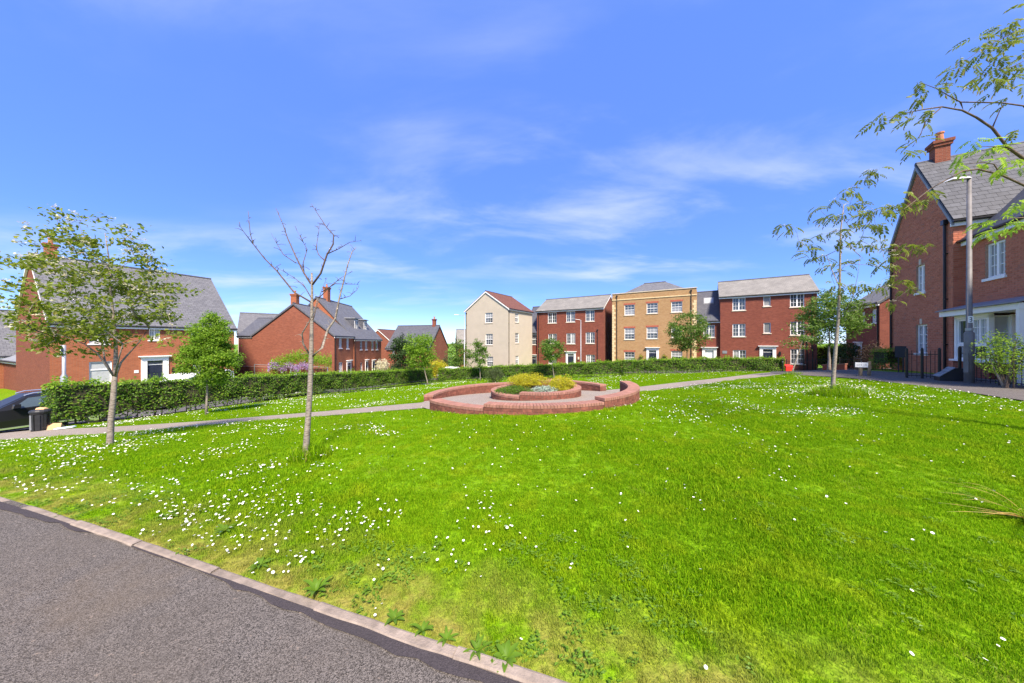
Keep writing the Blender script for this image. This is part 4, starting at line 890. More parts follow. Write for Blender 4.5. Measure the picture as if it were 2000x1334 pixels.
while row * ex < slen - .1:
    for c in range(-1, 20):
        s0 = c * sw + (sw / 2 if row % 2 else 0) - .08
        half_ = s0 < -.09
        if s0 < -.25 or cnt >= 295: continue
        c_ = base + t3 * s0 + up * (row * ex)
        if (c_.x / c_.y) * F + 1000 > 2030: continue
        if proto is None:
            proto = bpy.data.meshes.new('slate'); proto.from_pydata(pm.v, [], pm.f); proto.materials.append(M['slate_piece'])
        o = bpy.data.objects.new('slate', proto); COL.objects.link(o); o.parent = rsl
        rm = Matrix((t3, up, nrm)).transposed().to_4x4(); jit = Matrix.Rotation(random.uniform(-.008, .008), 4, 'Z')
        o.matrix_local = Matrix.Translation((c_ + t3 * (sw / 2 if half_ else 0)) - WLOC[rsl.name]) @ rm @ jit @ (Matrix.Diagonal((.49, 1, 1, 1)) if half_ else Matrix()); cnt += 1
    row += 1
# ------------------------------------------------------------------ circular seat walls, brick by brick
def arc_pts(cx, cy, r, a): return Vector((cx + r * math.cos(a), cy + r * math.sin(a), 0))
BRK = {}
def block_mesh(key, ln, th, ht, mat, taper=0.0):
    if key in BRK: return BRK[key]
    m = MB(); b = .004; l, t, h = ln / 2, th / 2, ht
    lo = [(-l, -t), (l, -t), (l * (1 - taper), t), (-l * (1 - taper), t)]; li = [(x * (1 - b / l), y * (1 - b / t)) for x, y in lo]
    v = [(x, y, 0) for x, y in lo] + [(x, y, h - b) for x, y in lo] + [(x, y, h) for x, y in li]
    f = [(0, 1, 5, 4), (1, 2, 6, 5), (2, 3, 7, 6), (3, 0, 4, 7), (4, 5, 9, 8), (5, 6, 10, 9), (6, 7, 11, 10), (7, 4, 8, 11), (8, 9, 10, 11)]
    me = bpy.data.meshes.new(key); me.from_pydata(v, [], f); me.materials.append(mat); BRK[key] = me; return me
def curved_wall(root, cx, cy, ro, th, segs, courses, key):
    """segs: (a0, a1, top z) in degrees; bricks and copings are objects, the mortar core is set back"""
    rm = ro - th / 2; core = MB()
    bm_ = block_mesh(key + '_brick', .215 * rm / ro * 1.055, th, .067, M['garden_brick'], th / 2 / rm); cm = block_mesh(key + '_cope', .068, th + .012, .068, M['coping'], th / 2 / rm)
    for (a0, a1, zt) in segs:
        a0, a1 = R(a0), R(a1); n = max(1, round((a1 - a0) * ro / .225)); da = (a1 - a0) / n
        for c in range(courses):
            z = zt - .07 - (c + 1) * .075
            for i in range(n + (1 if c % 2 else 0)):
                a = a0 + (i + (.0 if c % 2 else .5)) * da; sc_ = 1.0
                if c % 2 and i in (0, n): a = a0 + da * (.25 if i == 0 else n - .25); sc_ = .5
                p = arc_pts(cx, cy, rm, a)
                if hz(p.x, p.y) > z + .12 and hz(*(arc_pts(cx, cy, ro + .2, a).xy)) > z + .1: continue
                o = bpy.data.objects.new('brick', bm_); COL.objects.link(o); o.parent = root
                o.location = p + Vector((0, 0, z + random.uniform(-.0015, .0015))) - WLOC[root.name]; o.rotation_euler = (0, 0, a - math.pi / 2 + random.uniform(-.004, .004)); o.scale = (sc_ * .985, 1 + random.uniform(-.012, .012), 1)
        nc = max(1, round((a1 - a0) * ro / .0765)); dc = (a1 - a0) / nc
        for i in range(nc):
            a = a0 + (i + .5) * dc; p = arc_pts(cx, cy, rm, a); o = bpy.data.objects.new('coping_brick', cm); COL.objects.link(o); o.parent = root
            o.location = p + Vector((0, 0, zt - .068 + random.uniform(-.002, .002))) - WLOC[root.name]; o.rotation_euler = (0, 0, a - math.pi / 2 + random.uniform(-.008, .008))
        k = max(4, n); ri, re = ro - th + .006, ro - .006
        for i in range(k):
            b0, b1 = a0 + (a1 - a0) * (i / k) + (.002 if i == 0 else 0), a0 + (a1 - a0) * ((i + 1) / k) - (.002 if i == k - 1 else 0); q = [arc_pts(cx, cy, rr_, b) for rr_, b in ((ri, b0), (re, b0), (re, b1), (ri, b1))]
            zb_ = zt - .07 - courses * .075 - .1
            core.hexa([v + Vector((0, 0, zb_)) for v in q] + [v + Vector((0, 0, zt - .014)) for v in q])
    core.build('mortar_core', M['mortar_dark'], root)
fw = empty('seat_wall', (CX, CY - RO, -.05), 'long stepped front arc of the circular brick seat wall', 'brick wall'); curved_wall(fw, CX, CY, RO, .31, [(220, 250.5, .09), (250.6, 298.6, .19), (298.7, 363, .275)], 5, 'front')
lw = empty('seat_wall', (CX - RO, CY, -.4), 'low brick seat wall arc at the back left of the circle', 'brick wall'); curved_wall(lw, CX, CY, RO, .31, [(98, 178.8, -.19)], 5, 'left')
rw = empty('seat_wall', (CX + 2.6, CY + 2.2, -.4), 'short brick seat wall arc at the back right of the circle', 'brick wall'); curved_wall(rw, CX, CY, RO, .31, [(26, 72, -.03)], 4, 'right')
PX, PY, PR = .78, 10.15, 1.47
pw = empty('planter', (PX, PY - PR, -.15), 'round raised brick planter in the centre of the circle', 'planter'); curved_wall(pw, PX, PY, PR, .22, [(120, 247, .02), (247.3, 479.7, .14)], 4, 'planter')
k = MB(); k.face([arc_pts(PX, PY, PR - .2, R(a)) + Vector((0, 0, -.02)) for a in range(0, 360, 15)]); k.build('soil', M['soil'], pw)

# ------------------------------------------------------------------ street furniture
def cyl(m, p, r0, r1, z0, z1, n=12, mi=0): m.tube([Vector((p[0], p[1], z0)), Vector((p[0], p[1], z1))], [r0, r1], n, mi)
# litter bin
b = on(79, 9.75); root = empty('litter_bin', b, 'black ribbed litter bin beside the left end of the hedge', 'litter bin'); m = MB()
n = 20; pr = [(.0, .165), (.06, .172), (.55, .182), (.585, .195), (.61, .20)]
for j in range(len(pr) - 1):
    for i in range(n):
        a, a2 = 6.2832 * i / n, 6.2832 * (i + 1) / n; g = lambda rr_, an, z, ii: b + Vector((rr_ * math.cos(an), rr_ * math.sin(an), z))
        rib = (.012 if i % 2 else -.012) if 0 < j < 2 else 0
        m.face([g(pr[j][1] + rib, a, pr[j][0], i), g(pr[j][1] + rib, a2, pr[j][0], i), g(pr[j + 1][1] + rib, a2, pr[j + 1][0], i), g(pr[j + 1][1] + rib, a, pr[j + 1][0], i)])
m.build('bin_body', M['binblack'], root); m = MB(); m.tube([b + Vector((0, 0, z)) for z in (.61, .645, .685, .71)], [.212, .212, .18, .05], 16); m.build('lid', M['binblack'], root)
m = MB(); fb = Fr(b, (.85, -.53), (-.53, -.85), b.z)
for a in (-.10, .045): m.box(fb, a, a + .02, .14, .19, .08, .53)
m.build('strip', M['galv'], root)
m = MB(); cb = b + Vector((.03, 0, .70)); fb = Fr(cb, (.9, .3), (.3, -.9), cb.z); m.hexa([fb.p(-.09, -.07, 0), fb.p(.11, -.07, 0), fb.p(.11, .07, 0), fb.p(-.09, .07, 0), fb.p(-.07, -.05, .06), fb.p(.07, -.06, .04), fb.p(.1, .05, .025), fb.p(-.08, .04, .05)])
tag(m.build('takeaway_box', M['cardboard']), 'crumpled cardboard box left on top of the litter bin', 'litter')
c = on(106, 9.9); m = MB(); fb = Fr(c, (.85, .3), (.3, -.85), c.z); m.hexa([fb.p(-.2, -.13, 0), fb.p(.2, -.13, 0), fb.p(.22, .13, 0), fb.p(-.2, .13, 0), fb.p(-.15, -.1, .2), fb.p(.12, -.12, .12), fb.p(.24, .1, .22), fb.p(-.2, .1, .1)])
tag(m.build('cardboard_box', M['cardboard']), 'torn brown cardboard lying beside the litter bin', 'litter')
c = on(126, 9.75); m = MB(); fb = Fr(c, (.9, .35), (.3, -.85), c.z + .03); m.hexa([fb.p(-.2, -.06, 0), fb.p(.22, -.06, .03), fb.p(.22, .06, .03), fb.p(-.2, .06, 0), fb.p(-.2, -.05, .03), fb.p(.22, -.05, .07), fb.p(.2, .05, .06), fb.p(-.2, .05, .025)])
tag(m.build('paper_litter', M['paper']), 'pale blue litter on the grass right of the bin', 'litter')
def lamp(name, label, base, h, arm, ra=.055, rb=.085, hb=1.3, head=(.55, .2), mat='lampcol', plate=None, tiltz=.06):
    root = empty(name, base, label, 'street lamp'); m = MB(); b = Vector(base)
    m.tube([b + Vector((0, 0, z)) for z in (-.2, hb, hb + .06, h)], [rb, rb, ra, ra * .72], 14); pole = m.build('column', M[mat], root, True)
    m = MB(); fb = Fr(b, (0, 1), (1, 0), b.z); m.box(fb, -rb * .55, rb * .55, -rb - .006, -rb + .02, .35, .95); m.build('door_panel', M[mat], pole)
    ax = Vector((arm[0], arm[1], 0)); L = ax.length; ax.normalize(); pz = Vector((-ax.y, ax.x, 0)); top = b + Vector((0, 0, h))
    if L > head[0]:
        m = MB(); m.tube([top - Vector((0, 0, .08)), top + ax * (L - head[0]) + Vector((0, 0, -.02))], ra * .45, 8); m.build('arm', M[mat], root)
    m = MB(); e = top + ax * L; s = top + ax * (L - head[0] if L > head[0] else -.08); w_ = head[1] / 2; d = Vector((0, 0, -tiltz))
    lo = [s - pz * w_ * .6, e - pz * w_ + d, e + pz * w_ + d, s + pz * w_ * .6]; m.hexa(lo + [v + Vector((0, 0, .05)) - (v - (s + e) / 2) * .25 for v in lo]); hd = m.build('lamp_head', M['lamphead'], root)
    m = MB(); c_ = sum(lo, Vector()) / 4; m.face([c_ + (v - c_) * .75 - Vector((0, 0, .006)) for v in lo]); m.build('lens', M['blind'], hd)
    return root, b
base = on(1893, 9.35); rt, b = lamp('street_lamp', 'grey street lamp standing by the railings in front of the near house', base, 6.25, (-.62, .02), .062, .098, 1.55, (.62, .22), plate=True)
m = MB(); fb = Fr(b, (.84, -.54), (-.54, -.84), b.z); hz_ = 1.6 + (667 - 624) / F * b.y - b.z; m.box(fb, -.05, .05, .055, .066, hz_ - .1, hz_ + .1); pl = m.build('number_plate', M['sign'], rt)
m = MB()
for s0, s1, h0, h1 in ((-.02, .02, .05, .07), (.01, .025, .0, .05), (-.02, .02, -.015, .003), (.01, .025, -.06, -.015), (-.02, .02, -.075, -.058)): m.box(fb, s0, s1, .066, .069, hz_ + h0, hz_ + h1)
m.build('digit', M['signink'], pl); m = MB(); m.tube([b + Vector((0, 0, 1.62)), b + Vector((0, 0, 1.7))], .075, 12); m.build('band', M['galv'], rt)
lamp('street_lamp', 'tall thin street lamp left of the cream house', on(907, 37), EYE + (667 - 615) / F * 37 - on(907, 37).z, (-1.25, 0), .06, .09, 1.2, (.6, .22), 'galv', tiltz=.0)
lamp('street_lamp', 'street lamp in front of the second red house', on(1134.5, 39), EYE + (667 - 625) / F * 39 - on(1134.5, 39).z, (-.75, 0), .055, .085, 1.2, (.7, .24), 'galv', tiltz=-.08)
# sign post behind the left hedge
b = on(125, 13.2); root = empty('sign_post', b, 'grey sign post with a blank white plate behind the left hedge', 'sign'); ztop = EYE - (674 - 667) / F * 13.2; m = MB()
m.tube([b + Vector((0, 0, z)) for z in (-.2, ztop - b.z - 1.35, ztop - b.z - 1.25, ztop - b.z)], [.10, .10, .055, .055], 12); m.build('post', M['galv'], root, True)
m = MB(); fb = Fr(b, (.75, -.66), (-.66, -.75), ztop); m.box(fb, -.16, .16, .06, .075, -.4, 0); m.build('plate', M['sign'], root)
# street name plate on two wooden posts
b = on(1688, 12.1); root = empty('street_name_sign', b, 'low white street name plate on two wooden posts at the lawn corner', 'sign'); fb = Fr(b, (.92, -.39), (-.39, -.92), b.z)
for s in (-.13, .12): m = MB(); m.box(fb, s, s + .08, -.08, 0, -.3, .52 if s < 0 else .60); m.build('post', M['wood'], root)
m = MB(); m.box(fb, -.27, .10, .004, .025, .36, .55); pl = m.build('plate', M['sign'], root)
m = MB(); x = -.24
for i in range(9):
    wq = .022 if i % 3 else .012
    if i != 5: m.box(fb, x, x + wq * .3, .0255, .027, .42, .475); m.box(fb, x, x + wq, .0255, .027, .468, .476)
    x += .035
m.build('lettering', M['signink'], pl)
# iron railings in front of the near house
def railing(name, label, pts, h=1.0, gap=.11, post=(.035, .035), cat='railings'):
    pts = [Vector(p) for p in pts]; root = empty(name, pts[0], label, cat)
    for i, p in enumerate(pts):
        m = MB(); m.tube([p + Vector((0, 0, -.1)), p + Vector((0, 0, h + .08)), p + Vector((0, 0, h + .12))], [post[0], post[0], .012], 8); m.build('post', M['black'], root)
    for a, b in zip(pts[:-1], pts[1:]):
        for zz_ in (.10, h - .1):
            m = MB(); m.tube([a + Vector((0, 0, zz_)), b + Vector((0, 0, zz_))], .014, 6); m.build('rail', M['black'], root)
        n = max(1, int((b - a).length / gap))
        for i in range(1, n):
            p = a.lerp(b, i / n); m = MB(); m.tube([p + Vector((0, 0, .04)), p + Vector((0, 0, h)), p + Vector((0, 0, h + .04))], [.008, .008, .002], 5); m.build('bar', M['black'], root)
def fpt(px, d): return on(px, d) + Vector((0, 0, .02))
railing('iron_railing', 'black iron railing left of the lamp post by the near house', [fpt(1771, 10.95), fpt(1801, 10.65), fpt(1835, 10.2)], .95)
railing('iron_railing', 'black iron railing right of the lamp post below the bay window', [fpt(1874.5, 9.75), fpt(1954, 8.75), fpt(2030, 8.0)], 1.0)
g = [Vector(Pq) + U * s - V_ * 1.7 for s in (-4.5, -2, .5, 2.6)]; railing('iron_railing', 'black railing in front of the right end house of the row', [Vector((p.x, p.y, hz(p.x, p.y) + .05)) for p in g], 1.05, .13)
g = [on(1640, 25), on(1668, 24.2), on(1690, 22)]; railing('iron_railing', 'black railing beside the mid distance house behind the flowering tree', g, 1.0, .13)
# red box, black cabinet, grit bin
b = on(1537.6, 26.4); fb = Fr(b, (1, -.1), (-.1, -1), b.z); root = empty('red_bin', b, 'bright red box beyond the right end of the back hedge', 'box'); m = MB(); m.box(fb, -.27, .27, -.25, .25, .05, .62); m.build('box_body', M['redbox'], root); m = MB(); a = [fb.p(x, y, .62) for x, y in ((-.3, -.28), (.3, -.28), (.3, .28), (-.3, .28))]; m.hexa(a + [fb.p(x, y, z) for x, y, z in ((-.28, -.26, .78), (.28, -.26, .78), (.28, .26, .68), (-.28, .26, .68))]); m.build('lid', M['redbox'], root)
b = Vector(g0.p(Gw - .25, .25, 0)); b = on(1759, 13.6); root = empty('notice_cabinet', b, 'black cabinet on a post at the far corner of the near house', 'cabinet'); fb = Fr(b, (.6, -.8), (-.8, -.6), b.z); zc = EYE - (676 - 667) / F * 13.6 - b.z; m = MB(); m.box(fb, -.16, .16, -.05, .08, zc - .5, zc); m.build('cabinet_box', M['binblack'], root)
for s in (-.08, .05): m = MB(); m.box(fb, s, s + .04, -.02, .02, -.1, zc - .5); m.build('post', M['black'], root)
b = on(1857, 9.95); root = empty('grit_bin', b, 'black bin with a sloping slatted lid between the two railings', 'grit bin'); fb = Fr(b, (.80, -.6), (-.6, -.80), b.z); m = MB()
pr = [(-.28, 0.02), (.3, 0.02), (.3, .44), (.02, .44), (-.28, .14)]
for a, c in zip(pr, pr[1:] + pr[:1]): m.face([fb.p(a[0], -.2, a[1]), fb.p(c[0], -.2, c[1]), fb.p(c[0], .2, c[1]), fb.p(a[0], .2, a[1])])
m.face([fb.p(x, .2, z) for x, z in pr]); m.face([fb.p(x, -.2, z) for x, z in pr]); m.build('bin_body', M['binblack'], root)
for i in range(4):
    f0, f1_ = i / 4 + .02, (i + 1) / 4 - .02; m = MB(); q = lambda f, o, e: fb.p(-.30 + .32 * f - .0, o, .135 + .31 * f + e); m.hexa([q(f0, -.22, .005), q(f1_, -.22, .005), q(f1_, .22, .005), q(f0, .22, .005), q(f0, -.22, .03), q(f1_, -.22, .03), q(f1_, .22, .03), q(f0, .22, .03)]); m.build('lid_slat', M['lead'], root)
# low brick wall right of the row, garden wall with fence posts, timber fence
def lowwall(name, label, a, b, h, th, mat, cat='garden wall'):
    a, b = Vector(a), Vector(b); root = empty(name, a, label, cat); t = (b - a); fr = Fr(a, (t.x, t.y), (t.y, -t.x), 0); L = Vector((t.x, t.y)).length
    za, zb_ = a.z, b.z; m = MB(); m.hexa([fr.p(0, -th, za - .3), fr.p(L, -th, zb_ - .3), fr.p(L, 0, zb_ - .3), fr.p(0, 0, za - .3), fr.p(0, -th, za + h), fr.p(L, -th, zb_ + h), fr.p(L, 0, zb_ + h), fr.p(0, 0, za + h)]); m.build('wall', M[mat], root)
    m = MB(); m.hexa([fr.p(-.03, -th - .03, za + h), fr.p(L + .03, -th - .03, zb_ + h), fr.p(L + .03, .03, zb_ + h), fr.p(-.03, .03, za + h)] + [fr.p(s, o, z) for s, o, z in ((-.03, -th - .03, za + h + .07), (L + .03, -th - .03, zb_ + h + .07), (L + .03, .03, zb_ + h + .07), (-.03, .03, za + h + .07))]); m.build('wall_coping', M['coping'], root)
lowwall('garden_wall', 'low brick wall by the flowering tree beyond the side road', on(1606, 25.5), on(1650, 24), .55, .22, 'red2')
lowwall('garden_wall', 'brick garden wall under the wisteria', on(458, 33.2), on(638, 32.5), 1.3, .25, 'red')
b = on(750, 46); root = empty('timber_fence', on(742, 47), 'grey timber fence beside the dormered pair', 'fence'); a = on(741, 47); c = on(760, 50)
for i in range(12):
    p, q = a.lerp(c, i / 12), a.lerp(c, (i + .92) / 12); m = MB(); nv = Vector((-.3, -.95, 0)) * .02; m.hexa([p, q, q + nv, p + nv] + [v + Vector((0, 0, 1.7 + .03 * (i % 2))) for v in (p, q, q + nv, p + nv)]); m.build('board', M['fence_wood'], root)
m = MB(); a, c = on(497, 31.9), on(640, 31.6); m.tube([a + Vector((0, 0, 1.62)), c + Vector((0, 0, 1.62))], .025, 6)
root = empty('wire_fence', a, 'thin metal rail fence in front of the wisteria', 'fence'); m.build('rail', M['galv'], root)
for f in (0, .5, 1): p = a.lerp(c, f); m = MB(); m.tube([p, p + Vector((0, 0, 1.66))], .035, 8); m.build('post', M['galv'], root)
b = on(1528.5, 24.6); root = empty('bollard', b, 'thin black post at the right end of the back hedge', 'post'); m = MB(); m.tube([b + Vector((0, 0, z)) for z in (-.1, 1.2, 1.28)], [.045, .045, .01], 10); m.build('post_shaft', M['black'], root); m = MB(); m.tube([b + Vector((0, 0, 1.0)), b + Vector((0, 0, 1.05))], .052, 10); m.build('band', M['galv'], root)
# ------------------------------------------------------------------ vehicles
def vehicle(name, label, cat, front, rear_dir, stations, paint, length, width, panes, wheels, extra=None):
    t = Vector(rear_dir).normalized(); n = Vector((t.y, -t.x)); z0 = hz(front[0] + t.x * length / 2, front[1] + t.y * length / 2) + .04
    root = empty(name, (front[0] + t.x * length / 2, front[1] + t.y * length / 2, z0), label, cat); fr = Fr(front, t, n, z0); m = MB(); rings = []
    for (x, zl, wb, zb_, wr, zr) in stations:      # lower z, belt half width, belt z, roof half width, roof z
        half = [(wb * .86, zl), (wb * .97, zl + .12), (wb, (zl + zb_) / 2), (wb * .965, zb_), (wr, zr - .05 if zr > zb_ + .1 else zr - .01), (wr * .8, zr)]
        rings.append([fr.p(x, y, z) for y, z in half] + [fr.p(x, -y, z) for y, z in reversed(half)])
    for a, b in zip(rings[:-1], rings[1:]):
        k = len(a)
        for i in range(k): m.face([a[i], a[(i + 1) % k], b[(i + 1) % k], b[i]])
    m.face(rings[0]); m.face(rings[-1][::-1]); body = m.build('body', paint, root)
    me = body.data; import bmesh; bm = bmesh.new(); bm.from_mesh(me); bmesh.ops.remove_doubles(bm, verts=bm.verts, dist=.002); bm.to_mesh(me); bm.free()
    def surf(x, f):                                # point on the greenhouse side at height fraction f
        for a, b in zip(stations[:-1], stations[1:]):
            if a[0] <= x <= b[0]:
                q = (x - a[0]) / (b[0] - a[0]); v = [a[i] + (b[i] - a[i]) * q for i in range(6)]; return v[2] * .965 + (v[4] - v[2] * .965) * f, v[3] + (v[5] - .05 - v[3]) * f
    for (x0, x1, xa, xb) in panes:                 # bottom x0..x1, top xa..xb
        for sg in (1, -1):
            k = MB(); P = []
            for x, f in ((x0, .1), (x1, .1), (xb, .88), (xa, .88)):
                y, z = surf(x, f); P.append(fr.p(x, sg * (y + .012), z))
            k.face(P); k.build('window', M['car_glass'], root)
    for x in wheels:
        for sg in (1, -1):
            c = fr.p(x, sg * (width / 2 - .1), .31); ax = fr.n * sg; k = MB(); k.tube([c - ax * .1, c - ax * .09, c + ax * .09, c + ax * .1], [.27, .31, .31, .27], 18); w_ = k.build('wheel', M['tyre'], root); k = MB(); k.tube([c + ax * .1, c + ax * .115], [.2, .17], 14); k.build('rim', M['chrome'], w_)
    return root, fr, surf
CAR = [(0, .28, .62, .55, .5, .56), (.12, .2, .78, .68, .6, .70), (.9, .18, .88, .86, .7, .90), (1.25, .18, .90, .92, .72, .95), (1.95, .18, .90, .95, .62, 1.40), (2.7, .18, .90, .97, .63, 1.46), (3.4, .18, .90, .98, .62, 1.43), (3.9, .2, .87, .98, .58, 1.30), (4.25, .25, .80, .95, .55, 1.0), (4.38, .3, .7, .75, .5, .78)]
root, fr, sf = vehicle('parked_car', 'black car parked at the left edge beyond the litter bin', 'car', (-19.75, 10.1), (.4, .917), CAR, M['car_paint'], 4.38, 1.8, [(1.62, 2.55, 1.98, 2.5), (2.62, 3.35, 2.58, 3.3), (3.4, 3.75, 3.36, 3.55)], (.85, 3.5))
for sg in (1, -1):
    k = MB(); k.tube([fr.p(x, sg * y, z) for x, y, z in ((1.9, .60, 1.40), (2.1, .6, 1.47), (3.4, .6, 1.47), (3.6, .58, 1.40))], .02, 6); k.build('roof_rail', M['chrome'], root)
    k = MB(); k.hexa([fr.p(a, sg * b, c) for a, b, c in ((1.62, .88, .98), (1.8, .88, .98), (1.78, 1.08, 1.0), (1.62, 1.08, 1.0), (1.64, .88, 1.12), (1.8, .88, 1.12), (1.78, 1.06, 1.13), (1.66, 1.06, 1.13))]); k.build('mirror', M['car_paint'], root)
    for x in (2.4, 3.2): k = MB(); k.box(fr, x, x + .2, *sorted((sg * .88, sg * .925)), .80, .835); k.build('door_handle', M['chrome'], root)
    k = MB(); k.box(fr, 1.3, 3.1, *sorted((sg * .86, sg * .905)), .24, .30); k.build('sill_trim', M['chrome'], root)
    k = MB(); k.box(fr, .05, .3, *sorted((sg * .5, sg * .74)), .58, .7); k.build('headlight', M['blind'], root)
VAN = [(0, .3, .7, .6, .6, .62), (.12, .22, .86, .85, .7, .88), (.85, .2, .94, 1.05, .78, 1.10), (1.05, .2, .95, 1.12, .78, 1.2), (1.75, .2, .95, 1.15, .74, 1.86), (2.3, .2, .95, 1.15, .78, 1.95), (4.6, .2, .95, 1.15, .78, 1.95), (4.8, .25, .93, 1.1, .74, 1.88), (4.85, .4, .9, 1.0, .7, 1.7)]
ft = at(280, 742, 17.0); root, fr, sf = vehicle('parked_van', 'white van with a pink logo parked behind the left hedge', 'van', (ft.x, ft.y), (-.03, 1), VAN, M['van_white'], 4.85, 1.9, [(1.2, 2.1, 1.7, 2.1)], (.9, 3.9))
k = MB(); c = [fr.p(2.45 + .11 * math.cos(a), .93 + .0, 1.42 + .2 * math.sin(a)) for a in [i * .5 for i in range(12)]]; k.tube([p + fr.n * -.02 for p in c], .025, 5); k.build('logo', M['pink'], root)
k = MB(); k.face([fr.p(1.08, -.62, 1.22), fr.p(1.08, .62, 1.22), fr.p(1.70, .55, 1.80), fr.p(1.70, -.55, 1.80)]); k.build('windscreen', M['car_glass'], root)
ft = at(922, 716, 36.5); vehicle('parked_car', 'white car just showing above the hedge left of the cream house', 'car', (ft.x, ft.y), (-.97, .24), CAR, M['van_white'], 4.38, 1.8, [(1.62, 2.55, 1.98, 2.5), (2.62, 3.35, 2.58, 3.3)], (.85, 3.5))
ft = at(500, 760, 19); vehicle('parked_car', 'pale car glimpsed through the left hedge near the bright green tree', 'car', (ft.x, ft.y), (.38, .925), CAR, M['van_white'], 4.38, 1.8, [(1.62, 2.55, 1.98, 2.5), (2.62, 3.35, 2.58, 3.3)], (.85, 3.5))
# ------------------------------------------------------------------ vegetation kit
def leaf_mesh(name, C, size, mat, parent, ratio=.55, up=.35, seed=1, nrm=None, kind=None):
    """C (n,3) leaf centres; every leaf is a folded four-cornered blade of its own"""
    r = np.random.default_rng(seed); n = len(C); C = np.asarray(C, float)
    sz = size * r.uniform(.65, 1.3, n)
    a = r.normal(size=(n, 3)); a /= np.linalg.norm(a, axis=1)[:, None]
    nn = r.normal(size=(n, 3)) * .8 + np.array([0, 0, up * 2])
    if nrm is not None: nn = nn * .75 + nrm * 1.2
    a -= nn * (a * nn).sum(1)[:, None] / (nn * nn).sum(1)[:, None]; a /= np.linalg.norm(a, axis=1)[:, None]
    nn /= np.linalg.norm(nn, axis=1)[:, None]; b = np.cross(nn, a)
    L = sz[:, None] / 2; Wd = L * ratio
    v = np.stack([C - a * L, C + b * Wd + nn * L * .18, C + a * L - nn * L * .15, C - b * Wd + nn * L * .18], 1).reshape(-1, 3)
    q = np.arange(n * 4).reshape(n, 4); f = np.concatenate([q[:, [0, 1, 2]], q[:, [0, 2, 3]]])
    o = mesh_np(name, v, [f], mat, parent)
    if kind: o['kind'] = kind
    return o
def hedge(name, label, A, B, h, wd, dens, leaf, hend=None, seed=3):
    A, B = Vector((A[0], A[1])), Vector((B[0], B[1])); L = (B - A).length; t = np.array((B - A).normalized()); n = np.array([t[1], -t[0]]); r = np.random.default_rng(seed); hend = hend or h
    root = empty(name, (A.x, A.y, hz(A.x, A.y)), label, 'hedge')
    def pt(s, o, k):                      # k: height fraction
        xy = np.array(A)[None] + s[:, None] * t + o[:, None] * n; hh = h + (hend - h) * s / L; wob = .05 * np.sin(s * 3.1) + .04 * np.sin(s * 7.7 + o * 3) + .03 * np.sin(s * 17)
        return np.concatenate([xy, (hza(xy[:, 0], xy[:, 1]) + k * hh + wob * k)[:, None]], 1)
    P = []; Nn = []
    for (area, f) in ((L * h, 0), (L * h, 1), (L * wd, 2), (wd * h, 3), (wd * h, 4)):
        k = int(area * dens); s = r.random(k) * L; u = r.random(k); bl = .06 * np.sin(s * 2.3 + 5 * u) + .04 * np.sin(s * 6.1 - 7 * u); dp = np.abs(r.normal(0, .07, k))
        if f < 2:
            u = u ** .85; sg = 1 if f == 0 else -1; o = sg * (wd / 2 + bl - dp - .10 * np.clip(u - .85, 0, 1)); keep = r.random(k) < np.clip(.35 + u * 2.6, 0, 1)
            P.append(pt(s, o, .06 + u * .94)[keep]); Nn.append(np.repeat([[sg * n[0], sg * n[1], .35]], keep.sum(), 0))
        elif f == 2:
            o = (r.random(k) - .5) * wd; P.append(pt(s, o, 1.0 - dp * .6 + .03 * r.normal(size=k))); Nn.append(np.repeat([[0, 0, 1.0]], k, 0))
        else:
            s = np.full(k, -.0 if f == 3 else L) + (dp if f == 3 else -dp) + bl * .5; o = (r.random(k) - .5) * wd; P.append(pt(s, o, .06 + u * .94)); sg = -1 if f == 3 else 1; Nn.append(np.repeat([[sg * t[0], sg * t[1], .3]], k, 0))
    P = np.concatenate(P); Nn = np.concatenate(Nn); top = (P[:, 2] - hza(P[:, 0], P[:, 1])) > h * .90; pick = top & (r.random(len(P)) < .8) | (r.random(len(P)) < .07)  # most leaves near the top, few lower, take the lighter green
    ns = int(L * 9); s = r.random(ns) * L; o = (r.random(ns) - .5) * wd * .8; sh = np.concatenate([pt(s, o, np.full(ns, 1.02 + .02 * q)) for q in range(4)]) + r.normal(0, .012, (ns * 4, 3)); sh[:, 2] += np.repeat(np.arange(4), ns) * .018; P = np.concatenate([P, sh]); Nn = np.concatenate([Nn, np.repeat([[0, 0, .6]], len(sh), 0)]); pick = np.concatenate([pick, np.ones(len(sh), bool)])
    leaf_mesh('foliage', P[~pick], leaf, M['hedge'], root, .6, .2, seed, Nn[~pick]); leaf_mesh('light_green_growth', P[pick], leaf, M['hedge_top'], root, .6, .4, seed + 1, Nn[pick])
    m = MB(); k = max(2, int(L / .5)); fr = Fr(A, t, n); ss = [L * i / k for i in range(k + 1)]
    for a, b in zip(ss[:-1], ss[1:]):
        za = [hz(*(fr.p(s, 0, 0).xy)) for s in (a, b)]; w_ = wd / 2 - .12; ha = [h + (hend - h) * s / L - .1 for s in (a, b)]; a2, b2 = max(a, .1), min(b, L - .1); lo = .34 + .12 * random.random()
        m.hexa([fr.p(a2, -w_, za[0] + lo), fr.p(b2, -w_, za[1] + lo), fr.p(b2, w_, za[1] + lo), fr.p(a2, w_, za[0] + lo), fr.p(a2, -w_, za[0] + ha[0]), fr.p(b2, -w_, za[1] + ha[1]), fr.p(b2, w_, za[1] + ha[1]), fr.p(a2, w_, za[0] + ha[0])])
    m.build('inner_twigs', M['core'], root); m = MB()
    for i in range(int(L / .28)):
        s = (i + random.random()) * .28; o = random.uniform(-.22, .22); p = fr.p(s, o, 0); p.z = hz(p.x, p.y); m.tube([p, p + Vector((random.uniform(-.05, .05), random.uniform(-.05, .05), .5))], [.018, .01], 5)
